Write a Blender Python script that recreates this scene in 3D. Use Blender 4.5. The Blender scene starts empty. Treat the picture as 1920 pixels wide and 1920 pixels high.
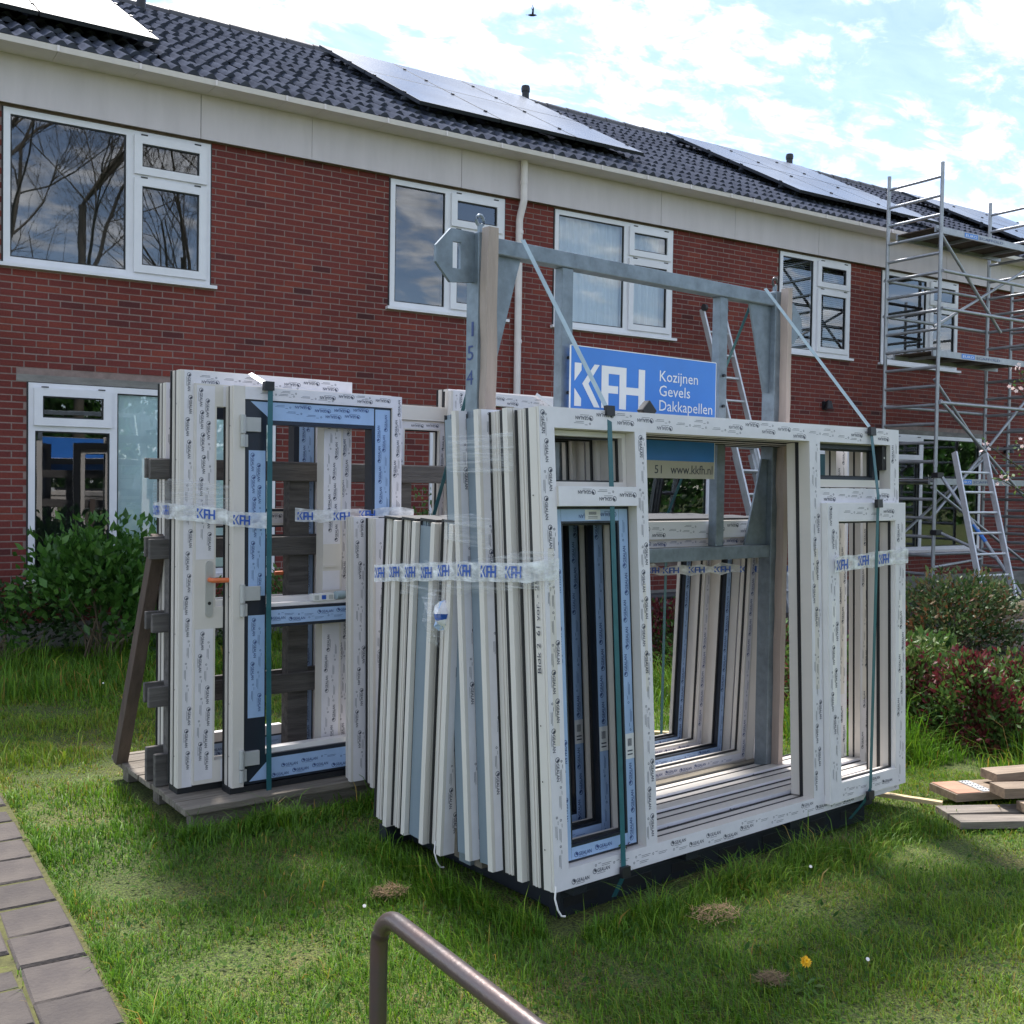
import bpy, math, random
import numpy as np
from mathutils import Vector, Matrix

random.seed(7)
RNG = np.random.default_rng(11)
scene = bpy.context.scene
col = scene.collection

# ------------------------------------------------------------------ camera
def make_camera():
    cd = bpy.data.cameras.new('camera')
    cd.sensor_width = 36.0
    cd.lens = 2000.0 / 1920.0 * 36.0
    cd.clip_start = 0.05
    cd.clip_end = 2000.0
    cam = bpy.data.objects.new('camera', cd)
    col.objects.link(cam)
    yaw, pitch, roll = 0.57349939, -0.02573417, 0.01481261
    f = Vector((math.sin(yaw) * math.cos(pitch), math.cos(yaw) * math.cos(pitch), math.sin(pitch)))
    r = Vector((math.cos(yaw), -math.sin(yaw), 0.0))
    u = r.cross(f)
    r2 = r * math.cos(roll) + u * math.sin(roll)
    u2 = u * math.cos(roll) - r * math.sin(roll)
    m = Matrix((r2, u2, -f)).transposed().to_4x4()
    m.translation = Vector((0, 0, 1.65))
    cam.matrix_world = m
    scene.camera = cam
make_camera()

# ------------------------------------------------------------------ world, sun, exposure
SUN_EL, SUN_AZ = math.radians(57), math.radians(14)      # azimuth measured from +Y towards +X
SUN_STRENGTH, SKY_STRENGTH, EXPOSURE = 1.6, 0.05, 2.42

def make_world():
    w = bpy.data.worlds.new('World')
    scene.world = w
    w.use_nodes = True
    nt = w.node_tree
    N, L = nt.nodes, nt.links
    N.clear()
    out = N.new('ShaderNodeOutputWorld')
    bg = N.new('ShaderNodeBackground')
    bg.inputs['Strength'].default_value = SKY_STRENGTH
    sky = N.new('ShaderNodeTexSky')
    sky.sky_type = 'NISHITA'
    sky.sun_disc = False
    sky.sun_elevation = SUN_EL
    sky.sun_rotation = SUN_AZ
    sky.air_density = 1.0
    sky.altitude = 2000
    sky.dust_density = 0.6
    tc = N.new('ShaderNodeTexCoord')
    sep = N.new('ShaderNodeSeparateXYZ')
    L.new(tc.outputs['Generated'], sep.inputs[0])
    def math_(op, a, b=None, c=None, clamp=False):
        n = N.new('ShaderNodeMath'); n.operation = op; n.use_clamp = clamp
        for i, v in enumerate((a, b, c)):
            if v is None: continue
            if isinstance(v, (int, float)): n.inputs[i].default_value = v
            else: L.new(v, n.inputs[i])
        return n.outputs[0]
    zc = math_('MAXIMUM', sep.outputs[2], 0.0)
    za = math_('ADD', zc, 0.22)
    px = math_('DIVIDE', sep.outputs[0], za)
    py = math_('DIVIDE', sep.outputs[1], za)
    comb = N.new('ShaderNodeCombineXYZ')
    L.new(px, comb.inputs[0]); L.new(py, comb.inputs[1])
    def noise(scale, detail, rough, dist, off):
        mp = N.new('ShaderNodeMapping'); mp.inputs['Location'].default_value = off
        mp.inputs['Rotation'].default_value = (0, 0, 0.5)
        mp.inputs['Scale'].default_value = (1.0, 1.5, 1.0)
        L.new(comb.outputs[0], mp.inputs[0])
        n = N.new('ShaderNodeTexNoise')
        n.inputs['Scale'].default_value = scale; n.inputs['Detail'].default_value = detail
        n.inputs['Roughness'].default_value = rough; n.inputs['Distortion'].default_value = dist
        L.new(mp.outputs[0], n.inputs['Vector'])
        return n.outputs[0]
    big = noise(1.3, 2, 0.5, 0.0, (3.1, 1.7, 0))
    mid = noise(6.6, 10, 0.62, 0.35, (0.4, 5.2, 0))
    s = math_('ADD', math_('MULTIPLY', mid, 0.80), math_('MULTIPLY', big, 0.30))
    dens = N.new('ShaderNodeMapRange'); dens.interpolation_type = 'SMOOTHSTEP'
    L.new(s, dens.inputs[0])
    dens.inputs[1].default_value = 0.50; dens.inputs[2].default_value = 0.70
    # glow of the veiled sun inside the cloud sheet (real forward scattering, direction of the sun lamp)
    dot = N.new('ShaderNodeVectorMath'); dot.operation = 'DOT_PRODUCT'
    L.new(tc.outputs['Generated'], dot.inputs[0])
    dot.inputs[1].default_value = (math.sin(SUN_AZ) * math.cos(SUN_EL), math.cos(SUN_AZ) * math.cos(SUN_EL), math.sin(SUN_EL))
    g = math_('POWER', math_('MAXIMUM', dot.outputs['Value'], 0.0), 5.0)
    cl = math_("ADD", math_("MULTIPLY", g, 11.0), 6.8)
    fine = noise(9.0, 5, 0.6, 0.4, (7, 2, 0))
    cl = math_('MULTIPLY', cl, math_('ADD', math_('MULTIPLY', fine, 1.7), 0.13))
    cc = N.new('ShaderNodeCombineXYZ')
    L.new(cl, cc.inputs[0]); L.new(math_('MULTIPLY', cl, 1.01), cc.inputs[1]); L.new(math_('MULTIPLY', cl, 1.04), cc.inputs[2])
    mix = N.new('ShaderNodeMix'); mix.data_type = 'RGBA'
    L.new(math_('MULTIPLY_ADD', dens.outputs[0], 0.87, 0.09), mix.inputs[0])
    L.new(sky.outputs[0], mix.inputs[6]); L.new(cc.outputs[0], mix.inputs[7])
    L.new(mix.outputs[2], bg.inputs['Color'])
    L.new(bg.outputs[0], out.inputs[0])
make_world()

def make_sun():
    sd = bpy.data.lights.new('sun', 'SUN')
    sd.energy = SUN_STRENGTH
    sd.angle = math.radians(9)
    sd.color = (1.0, 0.955, 0.90)
    so = bpy.data.objects.new('sun', sd)
    d = Vector((math.sin(SUN_AZ) * math.cos(SUN_EL), math.cos(SUN_AZ) * math.cos(SUN_EL), math.sin(SUN_EL)))
    so.rotation_euler = d.to_track_quat('Z', 'Y').to_euler()
    so.location = d * 60
    col.objects.link(so)
make_sun()
scene.view_settings.view_transform = 'Standard'
scene.view_settings.look = 'None'
scene.view_settings.exposure = EXPOSURE
scene.view_settings.gamma = 1.0
scene.view_settings.use_curve_mapping = False

# ------------------------------------------------------------------ materials
MATS = {}
def pbr(name, c, rough=0.5, metal=0.0, var=0.12, scale=6.0, bump=0.0, bscale=None, spec=0.5, c2=None, stretch=None, detail=5, island=0.0):
    m = bpy.data.materials.new(name); m.use_nodes = True
    nt = m.node_tree; N, L = nt.nodes, nt.links
    b = N['Principled BSDF']
    b.inputs['Roughness'].default_value = rough
    b.inputs['Metallic'].default_value = metal
    b.inputs['Specular IOR Level'].default_value = spec
    tc = N.new('ShaderNodeTexCoord')
    mp = N.new('ShaderNodeMapping')
    if stretch: mp.inputs['Scale'].default_value = stretch
    L.new(tc.outputs['Object'], mp.inputs[0])
    n = N.new('ShaderNodeTexNoise'); n.inputs['Scale'].default_value = scale; n.inputs['Detail'].default_value = detail
    n.inputs['Roughness'].default_value = 0.62
    L.new(mp.outputs[0], n.inputs['Vector'])
    r = N.new('ShaderNodeMapRange'); L.new(n.outputs[0], r.inputs[0])
    r.inputs[1].default_value = 0.3; r.inputs[2].default_value = 0.7
    mx = N.new('ShaderNodeMix'); mx.data_type = 'RGBA'
    a = [min(1, v * (1 + var)) for v in c]; z = list(c2) if c2 else [v * (1 - var) for v in c]
    mx.inputs[6].default_value = (*a, 1); mx.inputs[7].default_value = (*z, 1)
    L.new(r.outputs[0], mx.inputs[0])
    outc = mx.outputs[2]
    if island:
        g = N.new('ShaderNodeNewGeometry'); oi = N.new('ShaderNodeObjectInfo')
        ad = N.new('ShaderNodeMath'); ad.operation = 'ADD'
        L.new(g.outputs['Random Per Island'], ad.inputs[0]); L.new(oi.outputs['Random'], ad.inputs[1])
        fr = N.new('ShaderNodeMath'); fr.operation = 'FRACT'; L.new(ad.outputs[0], fr.inputs[0])
        mr = N.new('ShaderNodeMapRange'); L.new(fr.outputs[0], mr.inputs[0])
        mr.inputs[3].default_value = 1 - island; mr.inputs[4].default_value = 1 + island
        vm = N.new('ShaderNodeVectorMath'); vm.operation = 'SCALE'
        L.new(outc, vm.inputs[0]); L.new(mr.outputs[0], vm.inputs['Scale'])
        outc = vm.outputs[0]
    L.new(outc, b.inputs['Base Color'])
    if bump:
        n2 = N.new('ShaderNodeTexNoise'); n2.inputs['Scale'].default_value = bscale or scale * 6; n2.inputs['Detail'].default_value = 6
        L.new(mp.outputs[0], n2.inputs['Vector'])
        bp = N.new('ShaderNodeBump'); bp.inputs['Strength'].default_value = bump; bp.inputs['Distance'].default_value = 0.01
        L.new(n2.outputs[0], bp.inputs['Height']); L.new(bp.outputs[0], b.inputs['Normal'])
    MATS[name] = m
    return m

def brick_material():
    m = bpy.data.materials.new('brick'); m.use_nodes = True
    nt = m.node_tree; N, L = nt.nodes, nt.links
    b = N['Principled BSDF']; b.inputs['Roughness'].default_value = 0.85; b.inputs['Specular IOR Level'].default_value = 0.25
    g = N.new('ShaderNodeNewGeometry'); oi = N.new('ShaderNodeObjectInfo')
    ad = N.new('ShaderNodeMath'); ad.operation = 'ADD'
    L.new(g.outputs['Random Per Island'], ad.inputs[0]); L.new(oi.outputs['Random'], ad.inputs[1])
    fr = N.new('ShaderNodeMath'); fr.operation = 'FRACT'; L.new(ad.outputs[0], fr.inputs[0])
    cr = N.new('ShaderNodeValToRGB'); e = cr.color_ramp; L.new(fr.outputs[0], cr.inputs[0])
    e.elements[0].position = 0.0; e.elements[0].color = (0.075, 0.024, 0.025, 1)
    e.elements[1].position = 1.0; e.elements[1].color = (0.205, 0.048, 0.034, 1)
    for p, c in ((0.05, (0.142, 0.034, 0.031)), (0.3, (0.155, 0.036, 0.032)), (0.6, (0.168, 0.038, 0.032)), (0.9, (0.182, 0.041, 0.032))):
        x = e.elements.new(p * .35 + .02 if p < .1 else p); x.color = (*c, 1)
    tc = N.new('ShaderNodeTexCoord'); n = N.new('ShaderNodeTexNoise')
    n.inputs['Scale'].default_value = 60; n.inputs['Detail'].default_value = 5
    L.new(g.outputs['Position'], n.inputs['Vector'])
    n3 = N.new('ShaderNodeTexNoise'); n3.inputs['Scale'].default_value = 0.9; n3.inputs['Detail'].default_value = 4
    L.new(g.outputs['Position'], n3.inputs['Vector'])
    mu = N.new('ShaderNodeMath'); mu.operation = 'MULTIPLY_ADD'; L.new(n.outputs[0], mu.inputs[0]); mu.inputs[1].default_value = 0.7; mu.inputs[2].default_value = 0.62
    mu2 = N.new('ShaderNodeMath'); mu2.operation = 'MULTIPLY_ADD'; L.new(n3.outputs[0], mu2.inputs[0]); mu2.inputs[1].default_value = 0.9; mu2.inputs[2].default_value = 0.58
    mm = N.new('ShaderNodeMath'); mm.operation = 'MULTIPLY'; L.new(mu.outputs[0], mm.inputs[0]); L.new(mu2.outputs[0], mm.inputs[1])
    mm2 = N.new('ShaderNodeMath'); mm2.operation = 'MULTIPLY'; L.new(mm.outputs[0], mm2.inputs[0]); mm2.inputs[1].default_value = 0.98
    vm = N.new('ShaderNodeVectorMath'); vm.operation = 'SCALE'; L.new(cr.outputs[0], vm.inputs[0]); L.new(mm2.outputs[0], vm.inputs['Scale'])
    L.new(vm.outputs[0], b.inputs['Base Color'])
    bp = N.new('ShaderNodeBump'); bp.inputs['Strength'].default_value = 0.4; bp.inputs['Distance'].default_value = 0.004
    L.new(n.outputs[0], bp.inputs['Height']); L.new(bp.outputs[0], b.inputs['Normal'])
    MATS['brick'] = m

def glass_material(name, tint=(0.55, 0.6, 0.62), refl=0.2):
    m = bpy.data.materials.new(name); m.use_nodes = True
    nt = m.node_tree; N, L = nt.nodes, nt.links
    N.clear()
    out = N.new('ShaderNodeOutputMaterial')
    tr = N.new('ShaderNodeBsdfTransparent'); tr.inputs[0].default_value = (*tint, 1)
    gl = N.new('ShaderNodeBsdfGlossy'); gl.inputs['Roughness'].default_value = 0.012; gl.inputs[0].default_value = (0.93, 0.96, 1, 1)
    tc = N.new('ShaderNodeTexCoord'); n = N.new('ShaderNodeTexNoise'); n.inputs['Scale'].default_value = 2.2; n.inputs['Detail'].default_value = 1
    L.new(tc.outputs['Object'], n.inputs['Vector'])
    bp = N.new('ShaderNodeBump'); bp.inputs['Strength'].default_value = 0.022; bp.inputs['Distance'].default_value = 0.02
    L.new(n.outputs[0], bp.inputs['Height']); L.new(bp.outputs[0], gl.inputs['Normal'])
    fr = N.new('ShaderNodeFresnel'); fr.inputs[0].default_value = 1.5
    ma = N.new('ShaderNodeMath'); ma.operation = 'MULTIPLY_ADD'; L.new(fr.outputs[0], ma.inputs[0]); ma.inputs[1].default_value = 1.4; ma.inputs[2].default_value = refl - 0.05; ma.use_clamp = True
    mx = N.new('ShaderNodeMixShader'); L.new(ma.outputs[0], mx.inputs[0]); L.new(tr.outputs[0], mx.inputs[1]); L.new(gl.outputs[0], mx.inputs[2])
    L.new(mx.outputs[0], out.inputs[0])
    MATS[name] = m

def clear_film_material(name, opacity=0.28, streak=(2, 2, 60)):
    m = bpy.data.materials.new(name); m.use_nodes = True
    nt = m.node_tree; N, L = nt.nodes, nt.links
    b = N['Principled BSDF']; b.inputs['Base Color'].default_value = (0.82, 0.84, 0.87, 1); b.inputs['Roughness'].default_value = 0.22
    tc = N.new('ShaderNodeTexCoord'); mp = N.new('ShaderNodeMapping'); mp.inputs['Scale'].default_value = streak
    L.new(tc.outputs['Object'], mp.inputs[0])
    n = N.new('ShaderNodeTexNoise'); n.inputs['Scale'].default_value = 2.2; n.inputs['Detail'].default_value = 4; L.new(mp.outputs[0], n.inputs['Vector'])
    mr = N.new('ShaderNodeMapRange'); L.new(n.outputs[0], mr.inputs[0]); mr.inputs[1].default_value = 0.42; mr.inputs[2].default_value = 0.72
    mr.inputs[3].default_value = opacity * 0.25; mr.inputs[4].default_value = min(1, opacity * 2.2)
    L.new(mr.outputs[0], b.inputs['Alpha'])
    bp = N.new('ShaderNodeBump'); bp.inputs['Strength'].default_value = 0.6; bp.inputs['Distance'].default_value = 0.01
    L.new(n.outputs[0], bp.inputs['Height']); L.new(bp.outputs[0], b.inputs['Normal'])
    MATS[name] = m

def leaf_material(name, cols, rough=0.45):
    m = bpy.data.materials.new(name); m.use_nodes = True
    nt = m.node_tree; N, L = nt.nodes, nt.links
    b = N['Principled BSDF']; b.inputs['Roughness'].default_value = rough; b.inputs['Specular IOR Level'].default_value = 0.4
    g = N.new('ShaderNodeNewGeometry')
    cr = N.new('ShaderNodeValToRGB'); e = cr.color_ramp; L.new(g.outputs['Random Per Island'], cr.inputs[0])
    e.elements[0].position = 0; e.elements[0].color = (*cols[0], 1)
    e.elements[1].position = 1; e.elements[1].color = (*cols[-1], 1)
    for i, c in enumerate(cols[1:-1]):
        x = e.elements.new((i + 1) / (len(cols) - 1)); x.color = (*c, 1)
    L.new(cr.outputs[0], b.inputs['Base Color'])
    N2 = N.new('ShaderNodeBsdfTranslucent'); L.new(cr.outputs[0], N2.inputs[0])
    mx = N.new('ShaderNodeMixShader'); mx.inputs[0].default_value = 0.3
    out = N['Material Output']
    L.new(b.outputs[0], mx.inputs[1]); L.new(N2.outputs[0], mx.inputs[2]); L.new(mx.outputs[0], out.inputs[0])
    MATS[name] = m

brick_material()
glass_material('glass', (0.92, 0.95, 0.96), 0.14)
clear_film_material('stretch_film', 0.15)
clear_film_material('clear_tape', 1.6, (8, 8, 14))
pbr('mortar', (0.25, 0.185, 0.17), 0.95, var=0.2, scale=14, bump=0.3)
pbr('plinth_cement', (0.20, 0.19, 0.18), 0.95, var=0.3, scale=7, bump=0.4, stretch=(0.6, 1, 2))
pbr('fascia_paint', (0.57, 0.52, 0.54), 0.55, var=0.06, scale=2.5, stretch=(2.5, 1, .5))
pbr('gutter_paint', (0.74, 0.68, 0.68), 0.45, var=0.06, scale=5)
pbr('window_white', (0.74, 0.735, 0.78), 0.35, var=0.05, scale=4)
pbr('gasket', (0.012, 0.013, 0.016), 0.5, var=0.1)
pbr('pvc_cream', (0.66, 0.62, 0.58), 0.38, var=0.04, scale=3)
pbr('pvc_white', (0.80, 0.775, 0.77), 0.3, var=0.04, scale=3)
pbr('pvc_grey', (0.20, 0.25, 0.30), 0.4, var=0.06, scale=3)
pbr('pvc_anthracite', (0.016, 0.022, 0.035), 0.35, var=0.1, scale=3)
pbr('film_white', (0.71, 0.69, 0.735), 0.3, var=0.06, scale=9, bump=0.08, bscale=18)
pbr('film_blue', (0.34, 0.48, 0.72), 0.3, var=0.07, scale=9, bump=0.08, bscale=18)
pbr('ink_dark', (0.035, 0.04, 0.07), 0.5, var=0.2, scale=40)
pbr('ink_navy', (0.03, 0.06, 0.20), 0.5, var=0.2, scale=40)
pbr('ink_blue', (0.02, 0.09, 0.42), 0.45, var=0.15, scale=40)
pbr('galvanised', (0.21, 0.25, 0.29), 0.5, metal=0.55, var=0.22, scale=16, bump=0.06, bscale=60)
pbr('aluminium', (0.36, 0.375, 0.40), 0.48, metal=0.6, var=0.14, scale=10, bump=0.05)
pbr('ladder_metal', (0.56, 0.575, 0.60), 0.45, metal=0.5, var=0.12, scale=10)
pbr('steel_black', (0.018, 0.022, 0.03), 0.5, metal=0.2, var=0.2, scale=9)
pbr('rusty_steel', (0.16, 0.105, 0.09), 0.36, metal=0.7, var=0.1, c2=(0.10, 0.10, 0.105), scale=5, bump=0.12, bscale=70, stretch=(1, 0.6, 1))
pbr('wood_grey', (0.115, 0.105, 0.10), 0.9, var=0.3, scale=5, bump=0.4, stretch=(0.5, 6, 6), c2=(0.055, 0.05, 0.048))
pbr('wood_pallet', (0.20, 0.175, 0.145), 0.9, var=0.25, scale=4, bump=0.5, stretch=(0.6, 7, 5), c2=(0.09, 0.075, 0.06))
pbr('wood_brown', (0.085, 0.06, 0.048), 0.85, var=0.3, scale=5, bump=0.4, stretch=(4, 4, 0.5))
pbr('wood_beam', (0.16, 0.14, 0.11), 0.9, var=0.3, scale=5, bump=0.4, stretch=(0.6, 5, 5))
pbr('wood_pale', (0.55, 0.42, 0.24), 0.7, var=0.15, scale=5, stretch=(0.8, 8, 8), bump=0.2)
pbr('wood_board', (0.27, 0.205, 0.145), 0.8, var=0.2, scale=4, stretch=(0.8, 9, 6), bump=0.35, c2=(0.15, 0.11, 0.08), island=0.15)
pbr('wood_board_grey', (0.25, 0.215, 0.18), 0.85, var=0.2, scale=4, stretch=(0.8, 9, 6), bump=0.4, c2=(0.13, 0.11, 0.095), island=0.12)
pbr('wood_pink', (0.40, 0.325, 0.29), 0.8, var=0.12, scale=6, stretch=(5, 5, 0.6), bump=0.2)
pbr('wood_red', (0.40, 0.20, 0.13), 0.8, var=0.2, scale=6, stretch=(0.8, 6, 6), bump=0.2)
pbr('strap_teal', (0.025, 0.12, 0.145), 0.35, var=0.15, scale=14)
pbr('strap_light', (0.38, 0.48, 0.53), 0.35, var=0.12, scale=14)
pbr('sign_blue', (0.045, 0.21, 0.66), 0.3, var=0.08, scale=2)
pbr('sign_beige', (0.48, 0.44, 0.38), 0.35, var=0.06, scale=2)
pbr('sign_white', (0.80, 0.81, 0.82), 0.35, var=0.04, scale=4)
pbr('black_plastic', (0.015, 0.015, 0.018), 0.45, var=0.2)
pbr('grey_plastic', (0.42, 0.43, 0.43), 0.45, var=0.1)
pbr('silver', (0.55, 0.55, 0.55), 0.35, metal=0.6, var=0.1)
pbr('orange_plastic', (0.62, 0.15, 0.05), 0.4, var=0.15, scale=20)
pbr('card_white', (0.7, 0.7, 0.7), 0.6, var=0.08)
pbr('teal_door', (0.012, 0.07, 0.085), 0.35, var=0.08)
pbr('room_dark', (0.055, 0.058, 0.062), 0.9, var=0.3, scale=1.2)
pbr('curtain_sheer', (0.70, 0.73, 0.76), 0.9, var=0.08, scale=8, stretch=(6, 1, 0.4))
pbr('plastic_sheet', (0.74, 0.88, 0.93), 0.4, var=0.12, scale=3, bump=0.5, bscale=5)
pbr('blind_slat', (0.55, 0.60, 0.62), 0.6, var=0.06)
pbr('roof_tile', (0.070, 0.078, 0.104), 1.0, var=0.2, scale=9, bump=0.05, island=0.14, spec=0.0)
pbr('roof_under', (0.03, 0.03, 0.032), 0.9)
pbr('ridge_tile', (0.055, 0.055, 0.062), 0.5, var=0.25, scale=8, bump=0.1)
pbr('paver', (0.072, 0.060, 0.052), 0.9, var=0.25, scale=5, bump=0.5, bscale=60, c2=(0.05, 0.041, 0.040), island=0.2)
pbr('joint_moss', (0.075, 0.075, 0.02), 0.95, var=0.4, scale=25, bump=0.5)
pbr('soil', (0.021, 0.016, 0.013), 0.95, var=0.35, scale=8, bump=1.0, bscale=30)
pbr('bark', (0.10, 0.085, 0.065), 0.9, var=0.3, scale=12, bump=0.4)
pbr('twig', (0.16, 0.12, 0.08), 0.9, var=0.3, scale=12)
pbr('dry_grass', (0.19, 0.125, 0.065), 0.9, var=0.3, scale=30, bump=0.6, island=0.4)
pbr('dandelion_yellow', (0.85, 0.48, 0.01), 0.6, var=0.12, scale=40, island=0.2)
pbr('petal_white', (0.8, 0.76, 0.74), 0.6, var=0.1, island=0.1)
pbr('bird_black', (0.01, 0.01, 0.012), 0.7)
pbr('nail_plate', (0.62, 0.63, 0.64), 0.4, metal=0.5, var=0.2, scale=60)
pbr('ladder_cap', (0.03, 0.03, 0.033), 0.5)
leaf_material('leaf_dark', [(0.035, 0.105, 0.02), (0.055, 0.145, 0.025), (0.075, 0.19, 0.032), (0.11, 0.23, 0.045)], 0.32)
leaf_material('leaf_low', [(0.018, 0.045, 0.012), (0.03, 0.07, 0.018), (0.04, 0.085, 0.02)], 0.5)
leaf_material('leaf_rose', [(0.05, 0.09, 0.03), (0.08, 0.13, 0.045), (0.11, 0.15, 0.06), (0.2, 0.10, 0.05)], 0.55)
leaf_material('leaf_rust', [(0.19, 0.07, 0.03), (0.14, 0.06, 0.025), (0.10, 0.08, 0.03)], 0.4)
leaf_material('leaf_red', [(0.11, 0.018, 0.026), (0.17, 0.026, 0.036), (0.10, 0.04, 0.028)], 0.55)
leaf_material('leaf_hedge', [(0.05, 0.12, 0.03), (0.08, 0.17, 0.036), (0.14, 0.2, 0.05)], 0.55)
leaf_material('leaf_lime', [(0.09, 0.15, 0.03), (0.06, 0.12, 0.02), (0.14, 0.17, 0.05)], 0.55)
leaf_material('blossom', [(0.8, 0.68, 0.66), (0.75, 0.5, 0.5), (0.82, 0.76, 0.72)], 0.6)

leaf_material('weed_leaf', [(0.03, 0.075, 0.018), (0.05, 0.11, 0.024), (0.08, 0.13, 0.03)], 0.95)
MATS['weed_leaf'].node_tree.nodes['Principled BSDF'].inputs['Specular IOR Level'].default_value = 0.05

# solar glass
def solar_material():
    m = bpy.data.materials.new('solar_glass'); m.use_nodes = True
    b = m.node_tree.nodes['Principled BSDF']
    b.inputs['Base Color'].default_value = (0.012, 0.016, 0.03, 1)
    b.inputs['Roughness'].default_value = 0.16
    b.inputs['Specular IOR Level'].default_value = 0.28
    n = m.node_tree.nodes.new('ShaderNodeTexNoise'); n.inputs['Scale'].default_value = 1.1
    tc = m.node_tree.nodes.new('ShaderNodeTexCoord')
    m.node_tree.links.new(tc.outputs['Object'], n.inputs['Vector'])
    mr = m.node_tree.nodes.new('ShaderNodeMapRange'); mr.inputs[3].default_value = 0.15; mr.inputs[4].default_value = 0.30
    m.node_tree.links.new(n.outputs[0], mr.inputs[0]); m.node_tree.links.new(mr.outputs[0], b.inputs['Roughness'])
    MATS['solar_glass'] = m
solar_material()

def grass_material():
    m = bpy.data.materials.new('grass_blade'); m.use_nodes = True
    nt = m.node_tree; N, L = nt.nodes, nt.links
    b = N['Principled BSDF']; b.inputs['Roughness'].default_value = 0.5; b.inputs['Specular IOR Level'].default_value = 0.3
    at = N.new('ShaderNodeAttribute'); at.attribute_name = 'tint'
    L.new(at.outputs['Color'], b.inputs['Base Color'])
    t = N.new('ShaderNodeBsdfTranslucent'); L.new(at.outputs['Color'], t.inputs[0])
    mx = N.new('ShaderNodeMixShader'); mx.inputs[0].default_value = 0.35
    L.new(b.outputs[0], mx.inputs[1]); L.new(t.outputs[0], mx.inputs[2]); L.new(mx.outputs[0], N['Material Output'].inputs[0])
    MATS['grass_blade'] = m
grass_material()

def ground_material():
    m = bpy.data.materials.new('lawn_ground'); m.use_nodes = True
    nt = m.node_tree; N, L = nt.nodes, nt.links
    b = N['Principled BSDF']; b.inputs['Roughness'].default_value = 0.95
    g = N.new('ShaderNodeNewGeometry')
    def noise(s, d):
        n = N.new('ShaderNodeTexNoise'); n.inputs['Scale'].default_value = s; n.inputs['Detail'].default_value = d
        L.new(g.outputs['Position'], n.inputs['Vector']); return n.outputs[0]
    cr = N.new('ShaderNodeValToRGB'); L.new(noise(1.6, 6), cr.inputs[0]); e = cr.color_ramp
    e.elements[0].position = 0.3; e.elements[0].color = (0.055, 0.075, 0.016, 1)
    e.elements[1].position = 0.75; e.elements[1].color = (0.13, 0.10, 0.04, 1)
    x = e.elements.new(0.5); x.color = (0.07, 0.10, 0.018, 1)
    cr2 = N.new('ShaderNodeValToRGB'); L.new(noise(110, 6), cr2.inputs[0]); e = cr2.color_ramp
    e.elements[0].position = 0.38; e.elements[0].color = (0.3, 0.3, 0.3, 1); e.elements[1].position = 0.64; e.elements[1].color = (1.6, 1.55, 1.3, 1)
    mx = N.new('ShaderNodeMix'); mx.data_type = 'RGBA'; mx.blend_type = 'MULTIPLY'; mx.inputs[0].default_value = 1
    L.new(cr.outputs[0], mx.inputs[6]); L.new(cr2.outputs[0], mx.inputs[7]); L.new(mx.outputs[2], b.inputs['Base Color'])
    bp = N.new('ShaderNodeBump'); bp.inputs['Strength'].default_value = 0.8; bp.inputs['Distance'].default_value = 0.02
    L.new(noise(60, 5), bp.inputs['Height']); L.new(bp.outputs[0], b.inputs['Normal'])
    MATS['lawn_ground'] = m
ground_material()

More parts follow.
